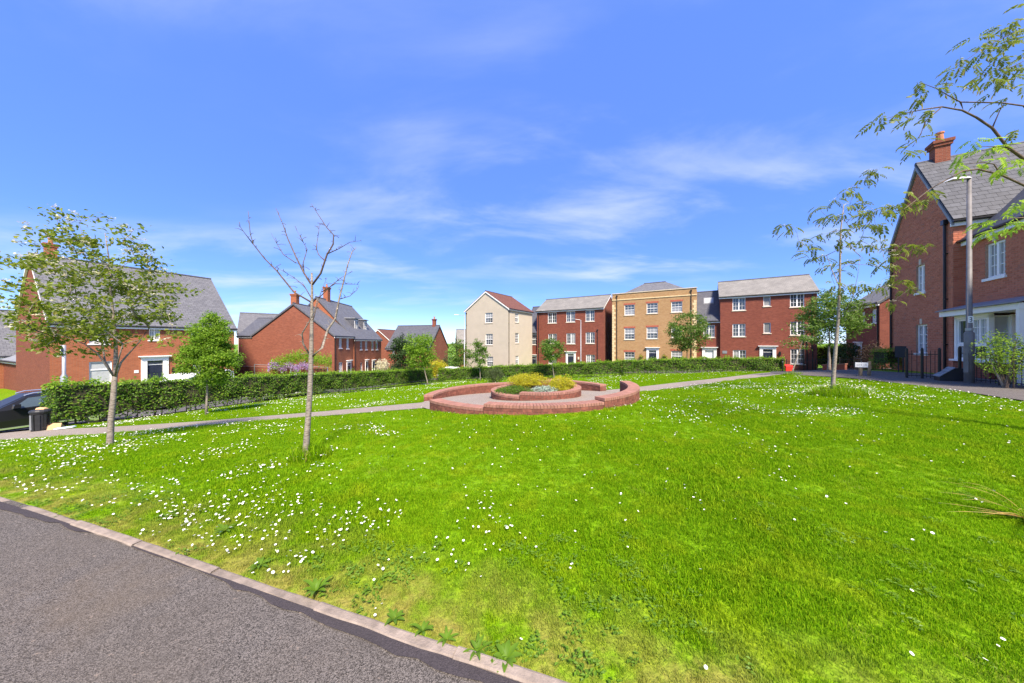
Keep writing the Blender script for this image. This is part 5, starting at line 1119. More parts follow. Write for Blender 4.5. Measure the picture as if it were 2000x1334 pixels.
    m.build('stems', M['bark_dark'], root)['kind'] = 'stuff'
hedge('hedge', 'long clipped green hedge on the left, running behind the saplings', HL0, HL1, 1.5, .95, 420, .085, 1.42, 3)
hm = HB0.lerp(HB1, .60)
hedge('hedge', 'clipped hedge along the back of the lawn, left stretch before the cream house', HB0, hm, 1.42, .8, 330, .11, 1.38, 5)
hedge('hedge', 'clipped hedge along the back of the lawn, right stretch ending at a black post', hm + (HB1 - HB0).normalized() * .02 + Vector((.02, -.1)), HB1, 1.38, .8, 330, .11, 1.36, 7)
a = on(1713, 15.4); b = on(1748, 14.6); hedge('hedge', 'short clipped box hedge against the near house', (a.x, a.y), (b.x, b.y), 1.0, .7, 500, .06, None, 9)
a = on(1594, 33); b = on(1660, 31); hedge('hedge', 'distant hedge closing the gap right of the red end house', (a.x, a.y), (b.x, b.y), 2.3, 1.0, 200, .16, None, 10)
# bare earth strip under the long hedge
strip('soil_strip', [HL0 - (HL1 - HL0) * .01, HL1], .5, .75, .012, M['soil'], 'bare earth under the long hedge', .5, 4)
class Skel:
    def __init__(s): s.p = []; s.par = []; s.paths = []
    def add(s, pts, parent=-1):
        idx = [parent] if parent >= 0 else []
        for q in pts: s.p.append(Vector(q)); s.par.append(idx[-1] if idx else -1); idx.append(len(s.p) - 1)
        s.paths.append(idx); return idx
    def radii(s, tip, power, rmax):
        cnt = [0.0] * len(s.p); kids = [0] * len(s.p)
        for q in s.par:
            if q >= 0: kids[q] += 1
        for i in range(len(s.p) - 1, -1, -1):
            if kids[i] == 0: cnt[i] += 1
            if s.par[i] >= 0: cnt[s.par[i]] += cnt[i]
        return [min(rmax, tip * c ** power) for c in cnt]
    def grow(s, attr, start, wob=.08, upb=.15, seed=0):
        r = random.Random(seed); nodes = list(start); order = sorted(attr, key=lambda a: (a - s.p[start[-1]]).length); tips = []
        for a in order:
            best = min(nodes, key=lambda i: (s.p[i] - a).length + .35 * max(0, s.p[i].z - a.z + .05)); b = s.p[best]; L = (a - b).length
            if L < .03: continue
            pts = []
            for k in (.35, .7, 1.0):
                q = b.lerp(a, k); w_ = wob * L * (1 - abs(k - .5)); pts.append(q + Vector((r.uniform(-w_, w_), r.uniform(-w_, w_), upb * L * k * (1 - k) + r.uniform(-w_, w_) * .5)) if k < 1 else q)
            idx = s.add(pts, best); nodes += idx[1:]; tips.append(idx[-1])
        return tips
def woody(sk, par, tip, power, rmax, trunkmat, limb=None, base_r=None):
    rad = sk.radii(tip, power, limb or rmax * .6)
    for k, idx in enumerate(sk.paths):
        if k == 0:
            m = MB(); rr_ = [rad[i] for i in idx]
            if base_r: rr_ = list(base_r) if hasattr(base_r, '__len__') else [base_r * (1 - .82 * j / max(1, len(idx) - 1)) if limb is None else base_r * (1 - .3 * j / len(idx)) for j, q in enumerate(rr_)]; rr_[0] *= 1.25
            m.tube([sk.p[i] for i in idx], rr_, 10); m.build('trunk', trunkmat[0], par, True); br = MB()
        else:
            rr_ = [rad[i] for i in idx]; rr_[0] = min(rr_[0], rr_[1] * 1.15); rr_ = [min(rr_[0], q) * (1 - .72 * j / len(rr_)) for j, q in enumerate(rr_)]; br.tube([sk.p[i] for i in idx], rr_, 5)
    if br.v: br.build('branches', trunkmat[1], par, True)
def ell(n, c, rad, seed, shell=.45, low=-1.0):
    r = random.Random(seed); out_ = []
    while len(out_) < n:
        v = Vector((r.uniform(-1, 1), r.uniform(-1, 1), r.uniform(-1, 1)))
        if not shell < v.length < 1 or v.z < low: continue
        out_.append(Vector((c[0] + v.x * rad[0], c[1] + v.y * rad[1], c[2] + v.z * rad[2])))
    return out_
def cloud(tips, per, sg, seed, flat=.6):
    r = np.random.default_rng(seed); T = np.array([list(p) for p in tips]); return np.repeat(T, per, 0) + r.normal(0, 1, (len(T) * per, 3)) * np.array([sg, sg, sg * flat])
def tree(name, label, base, top, crown_c, crown_r, nattr, per, leaf, lmat, tr=.05, bark=('bark', 'bark_dark'), sg=.12, flowers=None, seed=1, shell=.35, bend=(0, 0), extra=None, ratio=.55, cat='tree', power=.45, tip=.005):
    base = Vector(base); top = Vector(top); root = empty(name, base, label, cat); sk = Skel(); r = random.Random(seed); k = 7
    tp = [base + Vector((0, 0, -.1))] + [base.lerp(top, i / k) + Vector((bend[0] * math.sin(i / k * 3.1), bend[1] * math.sin(i / k * 3.1), 0)) + Vector((r.uniform(-.012, .012), r.uniform(-.012, .012), 0)) for i in range(1, k + 1)]
    idx = sk.add(tp); at_ = ell(nattr, crown_c, crown_r, seed, shell) + (extra or []); cl = Vector(crown_c) - Vector((0, 0, crown_r[2]))
    st = [i for i in idx if sk.p[i].z > cl.z - .35 * crown_r[2]] or idx[-2:]; tips = sk.grow(at_, st, seed=seed)
    woody(sk, root, tip, power, tr, (M[bark[0]], M[bark[1]]), base_r=tr)
    T = [sk.p[i] for i in tips] + [sk.p[sk.par[i]] for i in tips[::2]]
    leaf_mesh('crown', cloud(T, per, sg, seed), leaf, M[lmat], root, ratio, .25, seed)
    if flowers:
        nf, fs = flowers; F_ = cloud(r.sample(T, min(len(T), nf)), 1, sg * .8, seed + 5) + np.array([0, 0, sg * .4]); C = (F_[:, None, :] + np.random.default_rng(seed).normal(0, 1, (len(F_), 14, 3)) * np.array([fs, fs, fs * .35])).reshape(-1, 3)
        leaf_mesh('flowers', C, fs * .62, M['cream_flower'], root, .9, 1.0, seed + 9)
    return root
def px_r(px, d): return px / F * d
# left flowering tree
D1 = 5.35; b = on(215, D1); b.z = EYE - (868 - 667) / F * D1
sk = Skel(); root = empty('flowering_tree', b, 'whitebeam tree with cream flower heads in front of the orange house', 'tree')
def P(px, py, dd=0.0, D=D1): return at(px, py, D + dd)
idx = sk.add([b + Vector((0, 0, -.1)), P(215, 862), P(217, 820), P(221, 780), P(224, 738), P(226, 712, .05), P(226, 670, .1), P(222, 620, .15), P(215, 560, .1), P(212, 500, .1), P(205, 455, .1)]); fk = idx[4]; l2 = idx[5:]
l1 = sk.add([P(208, 715, -.1), P(190, 690, -.2), P(165, 672, -.3), P(140, 662, -.4), P(105, 650, -.4)], fk)
l3 = sk.add([P(236, 708, .1), P(252, 690, .2), P(272, 668, .3), P(292, 640, .3)], fk); l4 = sk.add([P(205, 705, .2), P(200, 670, .4), P(185, 620, .5), P(165, 560, .5), P(150, 510, .4)], fk); l5 = sk.add([P(232, 700, -.1), P(240, 672, -.2)], fk)
at_ = ell(190, tuple(P(185, 568)), (1.0, .9, 1.12), 4, .2) + [P(x, y, random.uniform(-.6, .6)) for x, y in ((20, 515), (30, 560), (15, 600), (45, 545), (105, 415), (130, 440), (160, 425), (200, 425), (240, 470), (270, 445), (300, 510), (330, 570), (345, 560), (320, 600), (375, 568), (340, 655), (330, 670), (75, 680), (85, 650), (110, 690), (60, 640), (40, 655), (8, 500), (5, 620), (230, 450), (300, 660), (345, 650))]
tips = sk.grow(at_, l1 + l2 + l3 + l4 + l5, seed=3); woody(sk, root, .0042, .46, .05, (M['bark'], M['bark']), limb=.019, base_r=[.054, .043, .039, .036, .034, .027, .023, .018, .013, .009, .005])
T = [sk.p[i] for i in tips] + [sk.p[sk.par[i]] for i in tips[::2]]; leaf_mesh('crown', cloud(T, 20, .09, 3, .45), .07, M['leaf_sorbus'], root, .6, .45, 3)
Fp = cloud(random.sample(T, 190), 1, .08, 8) + np.array([0, -.05, .05]); C = (Fp[:, None, :] + np.random.default_rng(4).normal(0, 1, (len(Fp), 18, 3)) * np.array([.03, .03, .012])).reshape(-1, 3); leaf_mesh('flowers', C, .03, M['cream_flower'], root, .9, 1.2, 12)
# bare tree, limb by limb
D2_ = 4.25; z2 = lambda x, y, dd=0.0: at(420 + x / 2.471, 380 + y / 2.471, D2_ + dd)
b = at(597, 895, D2_); root = empty('bare_tree', b, 'leafless young tree with a pale spotted trunk in the middle of the lawn', 'tree'); m = MB()
tp = [z2(433, 1285), z2(437, 1250), z2(448, 1100), z2(458, 950), z2(464, 770), z2(467, 600), z2(468, 470), z2(467, 378)]; m.tube(tp, [.050, .040, .035, .032, .028, .020, .015, .011], 12); m.build('trunk', M['bark'], root, True)
BR = [[(465, 520), (380, 470), (300, 370), (240, 310), (185, 240), (170, 190), (160, 80)], [(185, 240), (150, 195), (120, 155)], [(462, 430), (430, 380), (390, 300), (350, 210), (330, 150), (293, 65)], [(390, 330), (330, 290), (300, 240), (270, 185)],
 [(430, 380), (425, 330), (445, 265), (420, 220), (390, 165)], [(470, 435), (510, 380), (540, 290), (570, 240), (572, 195), (540, 160), (500, 100), (465, 45)], [(545, 285), (600, 260), (650, 230), (705, 222)], [(530, 320), (500, 290), (488, 260), (500, 180), (505, 140)],
 [(475, 600), (490, 540), (515, 460), (540, 400)], [(500, 500), (560, 440), (610, 400), (665, 370)], [(515, 470), (580, 430), (640, 432), (695, 435)], [(470, 780), (515, 740), (545, 650), (580, 600), (600, 500), (620, 420), (640, 340), (660, 280), (680, 255)], [(600, 505), (650, 490), (685, 460), (695, 435)],
 [(455, 770), (425, 720), (420, 670), (450, 620), (480, 560), (495, 500)], [(465, 500), (430, 440), (380, 400), (330, 370), (270, 340)]]
dof = {0: -.25, 1: -.3, 2: .2, 3: .3, 4: .1, 5: -.15, 6: -.25, 7: .2, 8: .25, 9: .3, 10: -.3, 11: .25, 12: .35, 13: -.25, 14: .3}
rb = random.Random(5)
for i, br in enumerate(BR):
    thick = {0: .013, 2: .013, 5: .014, 11: .019, 13: .013}.get(i, .007); n = len(br); m = MB(); pts = []
    for j, (x, y) in enumerate(br):
        f = j / (n - 1); p0 = dof[i] if i in (0, 2, 5, 8, 11, 13, 14) else None
        dd = dof[i] * f if i in (0, 2, 5, 8, 11, 13, 14, 7, 9, 10) else dof[i] * (.5 + .5 * f); pts.append(z2(x, y, dd))
    m.tube(pts, [thick * (1 - .8 * j / (n - 1)) for j in range(n)], 6)
    for j in range(1, n):                                # side twigs and buds
        for _ in range(3):
            q = pts[j - 1].lerp(pts[j], rb.random()); dv = Vector((rb.uniform(-1, 1), rb.uniform(-1, 1), rb.uniform(-.3, 1))).normalized() * rb.uniform(.02, .11); m.tube([q, q + dv * .5 + Vector((0, 0, .01)), q + dv], [.0035, .0028, .0035 if rb.random() < .4 else .0012], 4)
    m.build('branch', M['bark' if i in (11, 13) else 'bark_dark'], root, True)
# small bright green tree by the hedge
d = 11.2; b = on(403, d); tree('hornbeam_tree', 'small dense bright green tree in front of the left hedge', b, at(408, 660, d), at(410, 708, d), (px_r(43, d), px_r(42, d), px_r(46, d)), 170, 55, .075, 'leaf_bright', .04, sg=.10, seed=21, shell=.2, extra=ell(120, at(412, 660, d), (px_r(30, d), px_r(28, d), px_r(42, d)), 77, .1) + [at(x, y, d) for x, y in ((412, 614), (420, 622), (402, 628), (430, 632), (372, 690), (450, 700), (446, 728))])
# young trees along the back
d = 26.5; tree('young_tree', 'bright green leaning tree at the corner of the hedges', on(836, d), at(822, 690, d), at(822, 684, d), (px_r(27, d), px_r(24, d), px_r(37, d)), 110, 30, .16, 'leaf_bright', .055, sg=.22, seed=22, shell=.2)
d = 29.5; tree('young_tree', 'slim green sapling in front of the cream house', on(938, d), at(936, 690, d), at(937, 690, d), (px_r(17, d), px_r(15, d), px_r(28, d)), 46, 22, .17, 'leaf_mid', .045, sg=.16, seed=23, shell=.2, extra=[at(930, 664, d), at(928, 672, d)])
d = 27.5; tree('young_tree', 'round headed sapling in front of the second red house', on(1083, d), at(1077, 700, d), at(1075, 683, d), (px_r(25, d), px_r(22, d), px_r(25, d)), 60, 26, .17, 'leaf_mid', .05, sg=.18, seed=24, shell=.2)
d = 33; tree('flowering_tree', 'white flowering tree in front of the buff house', on(1342, d), at(1342, 680, d), at(1343, 648, d), (px_r(35, d), px_r(30, d), px_r(38, d)), 130, 30, .19, 'leaf_mid', .09, ('bark_dark', 'bark_dark'), .24, (110, .07), 25, .3)
d = 38; tree('flowering_tree', 'small hawthorn beside the tall lamp left of the cream house', on(897, d), at(897, 700, d), at(896, 690, d), (px_r(24, d), px_r(20, d), px_r(26, d)), 70, 26, .2, 'leaf_mid', .07, ('bark_dark', 'bark_dark'), .24, (60, .07), 26, .3)
d = 20; tree('flowering_tree', 'large white flowering tree right of the red end house', on(1619, d), at(1620, 640, d), at(1622, 622, d), (px_r(54, d), px_r(44, d), px_r(54, d)), 200, 34, .13, 'leaf_mid', .10, ('bark', 'bark_dark'), .18, (210, .06), 27, .3)
d = 15; tree('young_tree', 'thin leaning sapling with sparse flowers beside the back right path', on(1545, d), at(1573, 650, d), at(1566, 655, d), (px_r(40, d), px_r(28, d), px_r(28, d)), 26, 14, .10, 'leaf_mid', .035, ('bark', 'bark'), .11, (22, .05), 28, .3)
d = 30; tree('tree', 'dark green tree left of the bright leaning tree', on(786, d), at(786, 690, d), at(786, 690, d), (px_r(21, d), px_r(22, d), px_r(36, d)), 90, 30, .18, 'leaf_dark', .06, ('bark_dark', 'bark_dark'), .22, None, 29, .2)
# right tree: sparse, with feathered leaves built one by one
def compound(seed, pairs=6, L=.16):
    m = MB(); r = random.Random(seed)
    def lf(c, a, ln):
        k = len(m.v); dx, dy = math.cos(a), math.sin(a); w_ = ln * .19; z = -.25 * abs(c[0]) * 0
        m.v += [(c[0], c[1], 0), (c[0] + dx * ln * .5 - dy * w_, c[1] + dy * ln * .5 + dx * w_, .006), (c[0] + dx * ln, c[1] + dy * ln, -.012), (c[0] + dx * ln * .5 + dy * w_, c[1] + dy * ln * .5 - dx * w_, .006)]; m.f += [(k, k + 1, k + 2), (k, k + 2, k + 3)]; m.m += [0, 0]
    for i in range(pairs):
        x = L * (.22 + .72 * i / pairs); ln = L * .34 * (1 - .25 * abs(i / pairs - .4))
        for sg in (1, -1): lf((x, 0), sg * r.uniform(.95, 1.25), ln)
    lf((L * .93, 0), 0, L * .34); k = len(m.v); m.v += [(0, -.0012, 0), (0, .0012, 0), (L, .0008, 0), (L, -.0008, 0)]; m.f.append((k, k + 1, k + 2, k + 3)); m.m.append(0)
    v = np.array(m.v); v[:, 2] -= .9 * v[:, 0] ** 2 / L * .35; me = bpy.data.meshes.new('leaf'); me.from_pydata(v.tolist(), [], m.f); return me
CL = {}
for key in ('leaf_rowan', 'leaf_rowan_bright', 'leaf_sorbus'):
    CL[key] = []
    for s in range(3): me = compound(s); me.materials.append(M[key]); CL[key].append(me)
def put_leaf(root, p, key, sc_, r, droop=.3, name='leaf'):
    o = bpy.data.objects.new(name, CL[key][r.randrange(3)]); COL.objects.link(o); o.parent = root; o.location = Vector(p) - WLOC[root.name]; o.rotation_euler = (r.uniform(-.5, .5), r.uniform(-.2, .6 + droop), r.uniform(0, 6.283)); o.scale = (sc_,) * 3
d = 8.5; b = on(1625, d); root = empty('rowan_tree', b, 'slender rowan tree on the daisy covered lawn at the right', 'tree'); sk = Skel(); Q = lambda x, y, dd=0.0: at(x, y, d + dd)
idx = sk.add([b + Vector((0, 0, -.1)), Q(1626, 760), Q(1629, 720), Q(1633, 670), Q(1637, 625), Q(1640, 560), Q(1641, 500), Q(1642, 450), Q(1648, 400)])
l1 = sk.add([Q(1652, 605, -.2), Q(1666, 580, -.4), Q(1675, 540, -.5), Q(1680, 500, -.5)], idx[4]); l2 = sk.add([Q(1630, 540, .3), Q(1615, 500, .5)], idx[5])
rl = random.Random(31); pts = [(1530, 440), (1550, 445), (1565, 470), (1585, 480), (1570, 490), (1595, 405), (1612, 425), (1630, 390), (1625, 420), (1600, 460), (1655, 370), (1670, 375), (1690, 350), (1700, 335), (1715, 330), (1685, 395), (1670, 420), (1690, 420), (1705, 410), (1720, 405), (1740, 400), (1755, 405), (1690, 440), (1710, 440), (1660, 445), (1650, 470), (1680, 470), (1700, 480), (1720, 470), (1745, 480), (1755, 490), (1620, 520), (1640, 530), (1665, 510), (1690, 510), (1710, 520), (1725, 545), (1740, 540), (1770, 480), (1790, 485), (1800, 478), (1750, 500), (1760, 550), (1730, 560), (1700, 560), (1680, 555), (1650, 560), (1630, 555), (1740, 520), (1775, 565), (1745, 590), (1700, 590), (1610, 500), (1590, 500), (1645, 420), (1660, 400), (1635, 450)]
tips = sk.grow([Q(x, y, rl.uniform(-.7, .7)) for x, y in pts], idx[4:] + l1[1:] + l2[1:], seed=32, wob=.05); woody(sk, root, .004, .46, .04, (M['bark'], M['bark']), base_r=.055)
for i in tips:
    for _ in range(5): put_leaf(root, sk.p[i] + Vector((rl.gauss(0, .07), rl.gauss(0, .07), rl.gauss(0, .04))), 'leaf_rowan', rl.uniform(1.1, 1.7), rl)
Fp = np.array([list(sk.p[i] + Vector((rl.gauss(0, .06), rl.gauss(0, .06), .03))) for i in tips[::2]]); C = (Fp[:, None, :] + np.random.default_rng(4).normal(0, 1, (len(Fp), 14, 3)) * np.array([.035, .035, .012])).reshape(-1, 3); leaf_mesh('flowers', C, .025, M['cream_flower'], root, .9, 1.2, 13)
# overhanging rowan, trunk outside the frame on the right
d = 4.0; b = Vector((8.6, 4.4, hz(8.6, 4.4))); root = empty('rowan_tree', b, 'rowan branches overhanging the top right corner', 'tree'); Z = lambda x, y, dd=0.0: at(1700 + x / 2.9, y / 2.9, d + dd)
m = MB(); m.tube([b, Vector((8.55, 4.4, 1.5)), Vector((8.4, 4.3, 3.0)), Vector((8.3, 4.2, 5.5))], [.09, .08, .07, .03], 10); m.build('trunk', M['bark'], root, True); fork = Vector((8.4, 4.3, 3.0))
BR2 = [[(800, 850), (770, 825), (690, 725), (600, 665), (520, 625), (405, 605), (310, 690), (285, 760), (240, 830)], [(405, 605), (300, 620), (200, 640), (60, 680)], [(870, 600), (740, 582), (510, 578), (440, 540), (370, 500), (290, 470)], [(690, 725), (740, 610), (780, 560)], [(510, 578), (525, 620)], [(880, 1055), (740, 990), (610, 958), (520, 970), (400, 1035), (340, 1070), (250, 1140), (190, 1185), (60, 1210)], [(900, 330), (800, 380), (700, 400), (600, 440)], [(900, 150), (800, 190), (700, 240), (600, 300), (470, 390)], [(900, 1230), (760, 1240), (640, 1265), (580, 1310)], [(800, 850), (700, 830), (600, 830)], [(740, 990), (700, 930), (640, 920), (500, 930)]]
for i, br in enumerate(BR2):
    pts = [Z(x, y, .1 * math.sin(i * 2.1) * j / len(br)) for j, (x, y) in enumerate(br)]; m = MB()
    if i in (0, 2, 5, 6, 7, 8): pts = [fork + Vector((0, 0, (pts[0].z - 3) * .6)), pts[0].lerp(fork, .45) + Vector((0, 0, .12))] + pts
    th = {0: .02, 5: .016, 2: .013}.get(i, .009); m.tube(pts, [th * (1 - .8 * j / (len(pts) - 1)) for j in range(len(pts))], 6); m.build('branch', M['bark_dark'], root, True)
LP = [(45, 690), (80, 640), (120, 680), (150, 660), (215, 640), (290, 640), (230, 680), (190, 745), (280, 710), (220, 800), (160, 850), (235, 870), (300, 790), (285, 470), (220, 560), (330, 490), (370, 520), (420, 470), (450, 510), (310, 530), (370, 600), (530, 320), (490, 370), (450, 400), (525, 350), (580, 220), (640, 280), (700, 200), (760, 160), (800, 120), (830, 60), (620, 300), (700, 330), (760, 250), (800, 220), (600, 380), (640, 440), (590, 470), (700, 385), (740, 420), (790, 440), (830, 350), (850, 400), (850, 500), (700, 510), (770, 570), (820, 740), (575, 800), (610, 830), (680, 825), (520, 880), (690, 850), (480, 910), (490, 940), (640, 930), (720, 890), (740, 960), (800, 900), (830, 940), (300, 1080), (340, 1120), (250, 1160), (190, 1100), (170, 1130), (90, 1170), (60, 1210), (50, 1280), (150, 1190), (640, 1260), (720, 1230), (760, 1290), (820, 1180), (840, 1250), (680, 1310), (800, 1310), (850, 1150), (660, 250), (720, 260), (760, 300), (680, 440), (760, 460), (820, 420), (780, 200), (850, 200), (860, 300)]
rl = random.Random(41)
for x, y in LP:
    for _ in range(3 if x > 560 else 2): put_leaf(root, Z(x + rl.uniform(-25, 25), y + rl.uniform(-18, 18), rl.uniform(-.25, .25)), 'leaf_rowan_bright' if y > 790 and x > 440 else 'leaf_rowan', rl.uniform(.75, 1.1), rl)  # lower leaves take the green with backlight painted in
# ------------------------------------------------------------------ shrubs and small plants
def shrub(name, label, c, rad, n, leaf, mat, seed, cat='shrub', sg=.5, stems=True, ratio=.55, z0=None, extra=None):
    c = Vector(c); base = Vector((c.x, c.y, hz(c.x, c.y) if z0 is None else z0)); root = empty(name, base, label, cat); r = np.random.default_rng(seed); v = r.normal(size=(n, 3)); v /= np.linalg.norm(v, axis=1)[:, None]; v *= (r.random(n) ** .3)[:, None]
    az = np.arctan2(v[:, 1], v[:, 0]); lump = 1 + .16 * np.sin(az * 3 + seed) + .12 * np.sin(az * 5 + v[:, 2] * 4 + seed * 2) + .08 * np.sin(v[:, 2] * 9 + az * 2); v *= lump[:, None]
    P = np.array(c)[None] + v * np.array(rad); P = P[P[:, 2] > base.z + .02]; leaf_mesh('foliage', P, leaf, M[mat], root, ratio, .3, seed)
    m = MB(); rr_ = random.Random(seed)
    for _ in range(9):
        q = base + Vector((rr_.uniform(-.3, .3) * rad[0], rr_.uniform(-.3, .3) * rad[1], 0)); e = c + Vector((rr_.uniform(-.7, .7) * rad[0], rr_.uniform(-.7, .7) * rad[1], rr_.uniform(-.1, .7) * rad[2])); m.tube([q, q.lerp(e, .5) + Vector((0, 0, .1 * rad[2])), e], [.02, .014, .005], 5)
    m.build('stems', M['bark_dark'], root)['kind'] = 'stuff'; return root
zs_ = -.02
shrub('golden_shrub', 'clipped golden shrub at the back left of the round planter', (.55, 10.85, .22), (.72, .40, .25), 7500, .038, 'leaf_yellow', 51, z0=zs_)
shrub('golden_shrub', 'rounded golden shrub on the right of the round planter', (1.62, 10.1, .17), (.42, .46, .30), 6000, .038, 'leaf_yellow', 52, z0=zs_)
shrub('low_green_shrub', 'low dark green edging shrub on the left of the planter', (.05, 9.75, .03), (.62, .5, .15), 4200, .04, 'hedge', 53, z0=zs_); shrub('silver_shrub', 'silver leaved low plant between the planter shrubs', (1.05, 9.9, .03), (.45, .4, .13), 1800, .05, 'leaf_silver', 54, z0=zs_)
q = at(966, 735, 24); shrub('conifer_shrub', 'feathery grey green conifer on the lawn near the back hedge', (q.x, 24, hz(q.x, 24) + .6), (.75, .7, .62), 3600, .10, 'conifer', 55, ratio=.2)
q = at(852, 712, 34); shrub('golden_shrub', 'golden bush behind the corner of the hedges', (q.x, 34, q.z - .4), (1.2, 1.0, .95), 3000, .14, 'leaf_yellow', 56)
q = at(800, 715, 33); shrub('shrub', 'brownish bush below the dark green tree', (q.x, 33, q.z - .3), (2.4, 1.2, 1.1), 3600, .15, 'conifer', 57)
q = at(885, 706, 42); shrub('shrub', 'dull green bush left of the tall lamp', (q.x, 42, q.z - .6), (2.2, 1.4, 1.4), 2600, .18, 'leaf_dark', 58)
q = at(1706, 697, 20); shrub('purple_bush', 'purple leaved bush behind the street name sign', (q.x, 20, q.z - .1), (.75, .7, 1.0), 3600, .09, 'leaf_purple', 59)
q = at(1660, 692, 27); shrub('shrub', 'dark green bush behind the large flowering tree', (q.x, 27, q.z), (1.3, 1.0, 1.1), 2600, .14, 'leaf_dark', 60)
q = at(445, 742, 16.5); shrub('shrub', 'yellow green bush rising over the hedge beside the bright tree', (q.x, 18.5, at(445, 740, 18.5).z - .4), (.9, .8, .75), 2200, .09, 'hedge_top', 61)
q = at(760, 716, 44); shrub('shrub', 'pink tinged bush beside the timber fence', (q.x - 1, 44, q.z + .2), (.9, .8, .9), 1200, .16, 'cream_flower', 62)
q = at(1962, 690, 8.35); rt = shrub('forsythia_bush', 'open yellow green bush in front of the bay window', (q.x, 8.35, 1.22), (.45, .45, .64), 2600, .05, 'leaf_rowan_bright', 63)
m = MB()
for e in ((-.3, .1, .9), (.2, -.1, 1.0), (.05, .2, 1.2), (-.1, -.2, .8)): bq = Vector((q.x, 8.35, hz(q.x, 8.35))); m.tube([bq, bq + Vector((e[0] * .4, e[1] * .4, .35)), bq + Vector(e)], [.03, .02, .006], 6)
m.build('branches', M['bark'], rt)
# wisteria
root = empty('wisteria', on(600, 32.4), 'purple flowering wisteria trained along the garden wall', 'climber'); r = np.random.default_rng(70); n = 3600; px = r.uniform(527, 648, n); s = np.clip((px - 527) / 121, 0, 1); py = 707 + 9 * np.cos(s * 5.5) * (1 - s) + r.normal(0, 7, n) - 5 * np.sin(s * 3.1); dd = 32 + r.normal(0, .35, n)
leaf_mesh('foliage', np.stack([(px - 1000) / F * dd, dd, EYE - (py - 667) / F * dd], 1), .16, M['hedge_top'], root, .5, .3, 71)
n = 1700; px = r.uniform(523, 606, n); py = 716 + 3.5 * np.sin(px * .22) + r.normal(0, 4, n); dd = 31.75 + r.normal(0, .15, n); leaf_mesh('flowers', np.stack([(px - 1000) / F * dd, dd, EYE - (py - 667) / F * dd], 1), .12, M['wisteria'], root, .6, .1, 72)
m = MB(); a = on(620, 32.3); m.tube([a, a + Vector((-.3, -.2, 1.2)), a + Vector((-1.6, -.3, 1.8)), a + Vector((-4.2, -.3, 1.6))], [.06, .05, .04, .02], 7); m.build('stem', M['bark_dark'], root)
for rt_, b_ in BASKETS:
    C = np.array(b_)[None] + np.random.default_rng(5).normal(0, .14, (260, 3)); leaf_mesh('plants', C[:200], .09, M['leaf_mid'], rt_, .6, .3, 5); leaf_mesh('flowers', C[200:] + np.array([0, -.06, .02]), .08, M['leaf_yellow'], rt_, .9, .3, 6)
# rosettes of broad weeds along the edging
def rosette(name, label, base, n, L, w_, seed, lift=.6, mat='weed', cat='weed', fan=(0, 6.283)):
    r = random.Random(seed); root = empty(name, base, label, cat)
    for i in range(n):
        a = fan[0] + (fan[1] - fan[0]) * (i + r.random() * .6) / n; l = L * r.uniform(.65, 1.1); up = lift * r.uniform(.5, 1.2); m = MB(); k = 6; dx, dy = math.cos(a), math.sin(a); Vv = []
        for j in range(k + 1):
            f = j / k; rr_ = l * f * math.cos(up * (1 - .5 * f)); z = l * f * math.sin(up) * (1 - .45 * f * f) + .008; ww_ = w_ * math.sin(math.pi * min(1, f * .86 + .10)) ** .8 * r.uniform(.88, 1.1)
            c = Vector(base) + Vector((dx * rr_, dy * rr_, z)); Vv.append((c + Vector((-dy * ww_, dx * ww_, ww_ * .35)), c, c + Vector((dy * ww_, -dx * ww_, ww_ * .35))))
        for p, q in zip(Vv[:-1], Vv[1:]): m.face([p[0], p[1], q[1], q[0]]); m.face([p[1], p[2], q[2], q[1]])
        o = m.build('leaf', M[mat], root, True); bm = bmesh.new(); bm.from_mesh(o.data); bmesh.ops.remove_doubles(bm, verts=bm.verts, dist=.0005); bm.to_mesh(o.data); bm.free()
import bmesh
WD = [(617, 1160, 6, .13, .017, 1.0, 'broad leaved weed with upright leaves on the edging, largest of the row'), (770, 1213, 6, .085, .014, .7, 'small weed on the edging just right of the largest weed'), (826, 1236, 5, .09, .012, .8, 'narrow leaved weed right of the small one on the edging'), (872, 1252, 4, .08, .011, .6, 'low weed flopping over the edging between two upright weeds'), (932, 1276, 5, .10, .012, .9, 'upright weed second from the bottom end of the edging'), (988, 1290, 8, .11, .018, .6, 'spotted leaved weed nearest the camera on the edging'), (508, 1108, 8, .11, .013, .5, 'flat weed in the grass above the edging left of the largest weed'), (440, 1040, 7, .12, .016, .7, 'pale green weed rosette among daisies on the left lawn'), (330, 1012, 7, .13, .016, .4, 'leafy weed beside the far left stretch of edging')]
for i, (px, py, n, L, w_, lift, lab) in enumerate(WD):
    dq = 1.6 * F / (py - 667); rosette('weed', lab, on(px, dq), n + 3, L * .82, w_ * .8, 80 + i, lift)
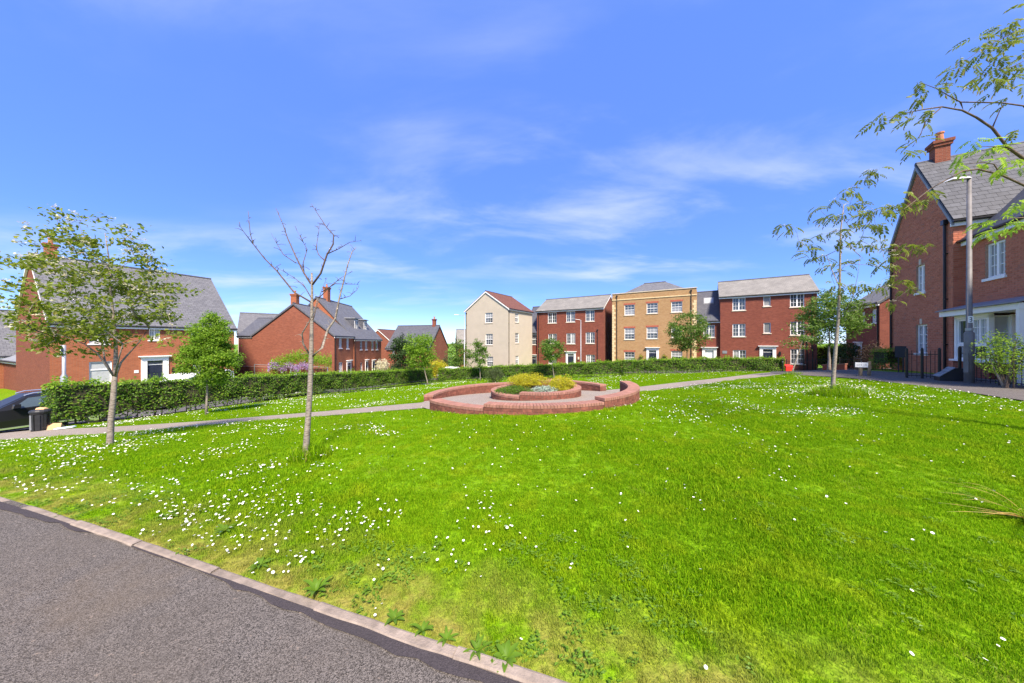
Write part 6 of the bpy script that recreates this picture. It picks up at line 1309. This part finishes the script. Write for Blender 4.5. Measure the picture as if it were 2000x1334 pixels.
# strap-leaved plant at the right edge
b = on(2012, 2.72); rl = random.Random(91); root = empty('strap_leaved_plant', b, 'dying strap leaved plant with orange blades at the right edge', 'plant')
for i in range(26):
    a = rl.uniform(1.9, 4.4); l = rl.uniform(.3, .75); up = rl.uniform(.05, .75) if i < 18 else rl.uniform(.8, 1.25); m = MB(); k = 7; Vv = []; dx, dy = math.cos(a), math.sin(a); w_ = rl.uniform(.004, .009)
    for j in range(k + 1):
        f = j / k; c = b + Vector((dx * l * f * math.cos(up * .8), dy * l * f * math.cos(up * .8), l * math.sin(up) * f * (1 - .62 * f) + .02)); ww_ = w_ * (1 - f ** 2 * .9); Vv.append((c + Vector((-dy * ww_, dx * ww_, 0)), c + Vector((dy * ww_, -dx * ww_, 0))))
    for p, q in zip(Vv[:-1], Vv[1:]): m.face([p[0], p[1], q[1], q[0]])
    m.build('blade', M['orange_blade'] if i % 4 else M['weed'], root)
# long grass left uncut round the tree feet
def clump(label, base, rad, h, n, seed):
    r = random.Random(seed); m = MB()
    for _ in range(n):
        a = r.uniform(0, 6.283); q = rad * math.sqrt(r.random()); x, y = base[0] + q * math.cos(a), base[1] + q * math.sin(a); z = hz(x, y) - .01; hh = h * r.uniform(.4, 1.1) * (1.1 - .5 * q / rad); b = r.uniform(0, 6.283); l = hh * r.uniform(.15, .7); w_ = .004
        dx, dy = math.cos(b), math.sin(b); k = len(m.v); m.v += [(x + dy * w_, y - dx * w_, z), (x - dy * w_, y + dx * w_, z), (x + dx * l * .4 - dy * w_ * .8, y + dy * l * .4 + dx * w_ * .8, z + hh * .65), (x + dx * l * .4 + dy * w_ * .8, y + dy * l * .4 - dx * w_ * .8, z + hh * .65), (x + dx * l, y + dy * l, z + hh * .9)]
        m.f += [(k, k + 1, k + 2, k + 3), (k + 3, k + 2, k + 4)]; m.m += [0, 0]; m.uv += [[(0, 0)] * 4, [(0, 0)] * 3]
    o = m.build('grass_clump', M['blade']); tag(o, label, 'grass clump')
clump('uncut grass and weeds round the foot of the bare tree', (-2.80, 4.25), .26, .27, 800, 95); clump('uncut grass round the foot of the slender rowan', (8.85, 8.35), .55, .45, 1500, 96); clump('small grass tuft at the foot of the thin leaning sapling', tuple(on(1547, 15).xy), .4, .3, 300, 97); clump('short tuft at the foot of the flowering whitebeam', tuple(on(217, 5.3).xy), .14, .10, 160, 98)
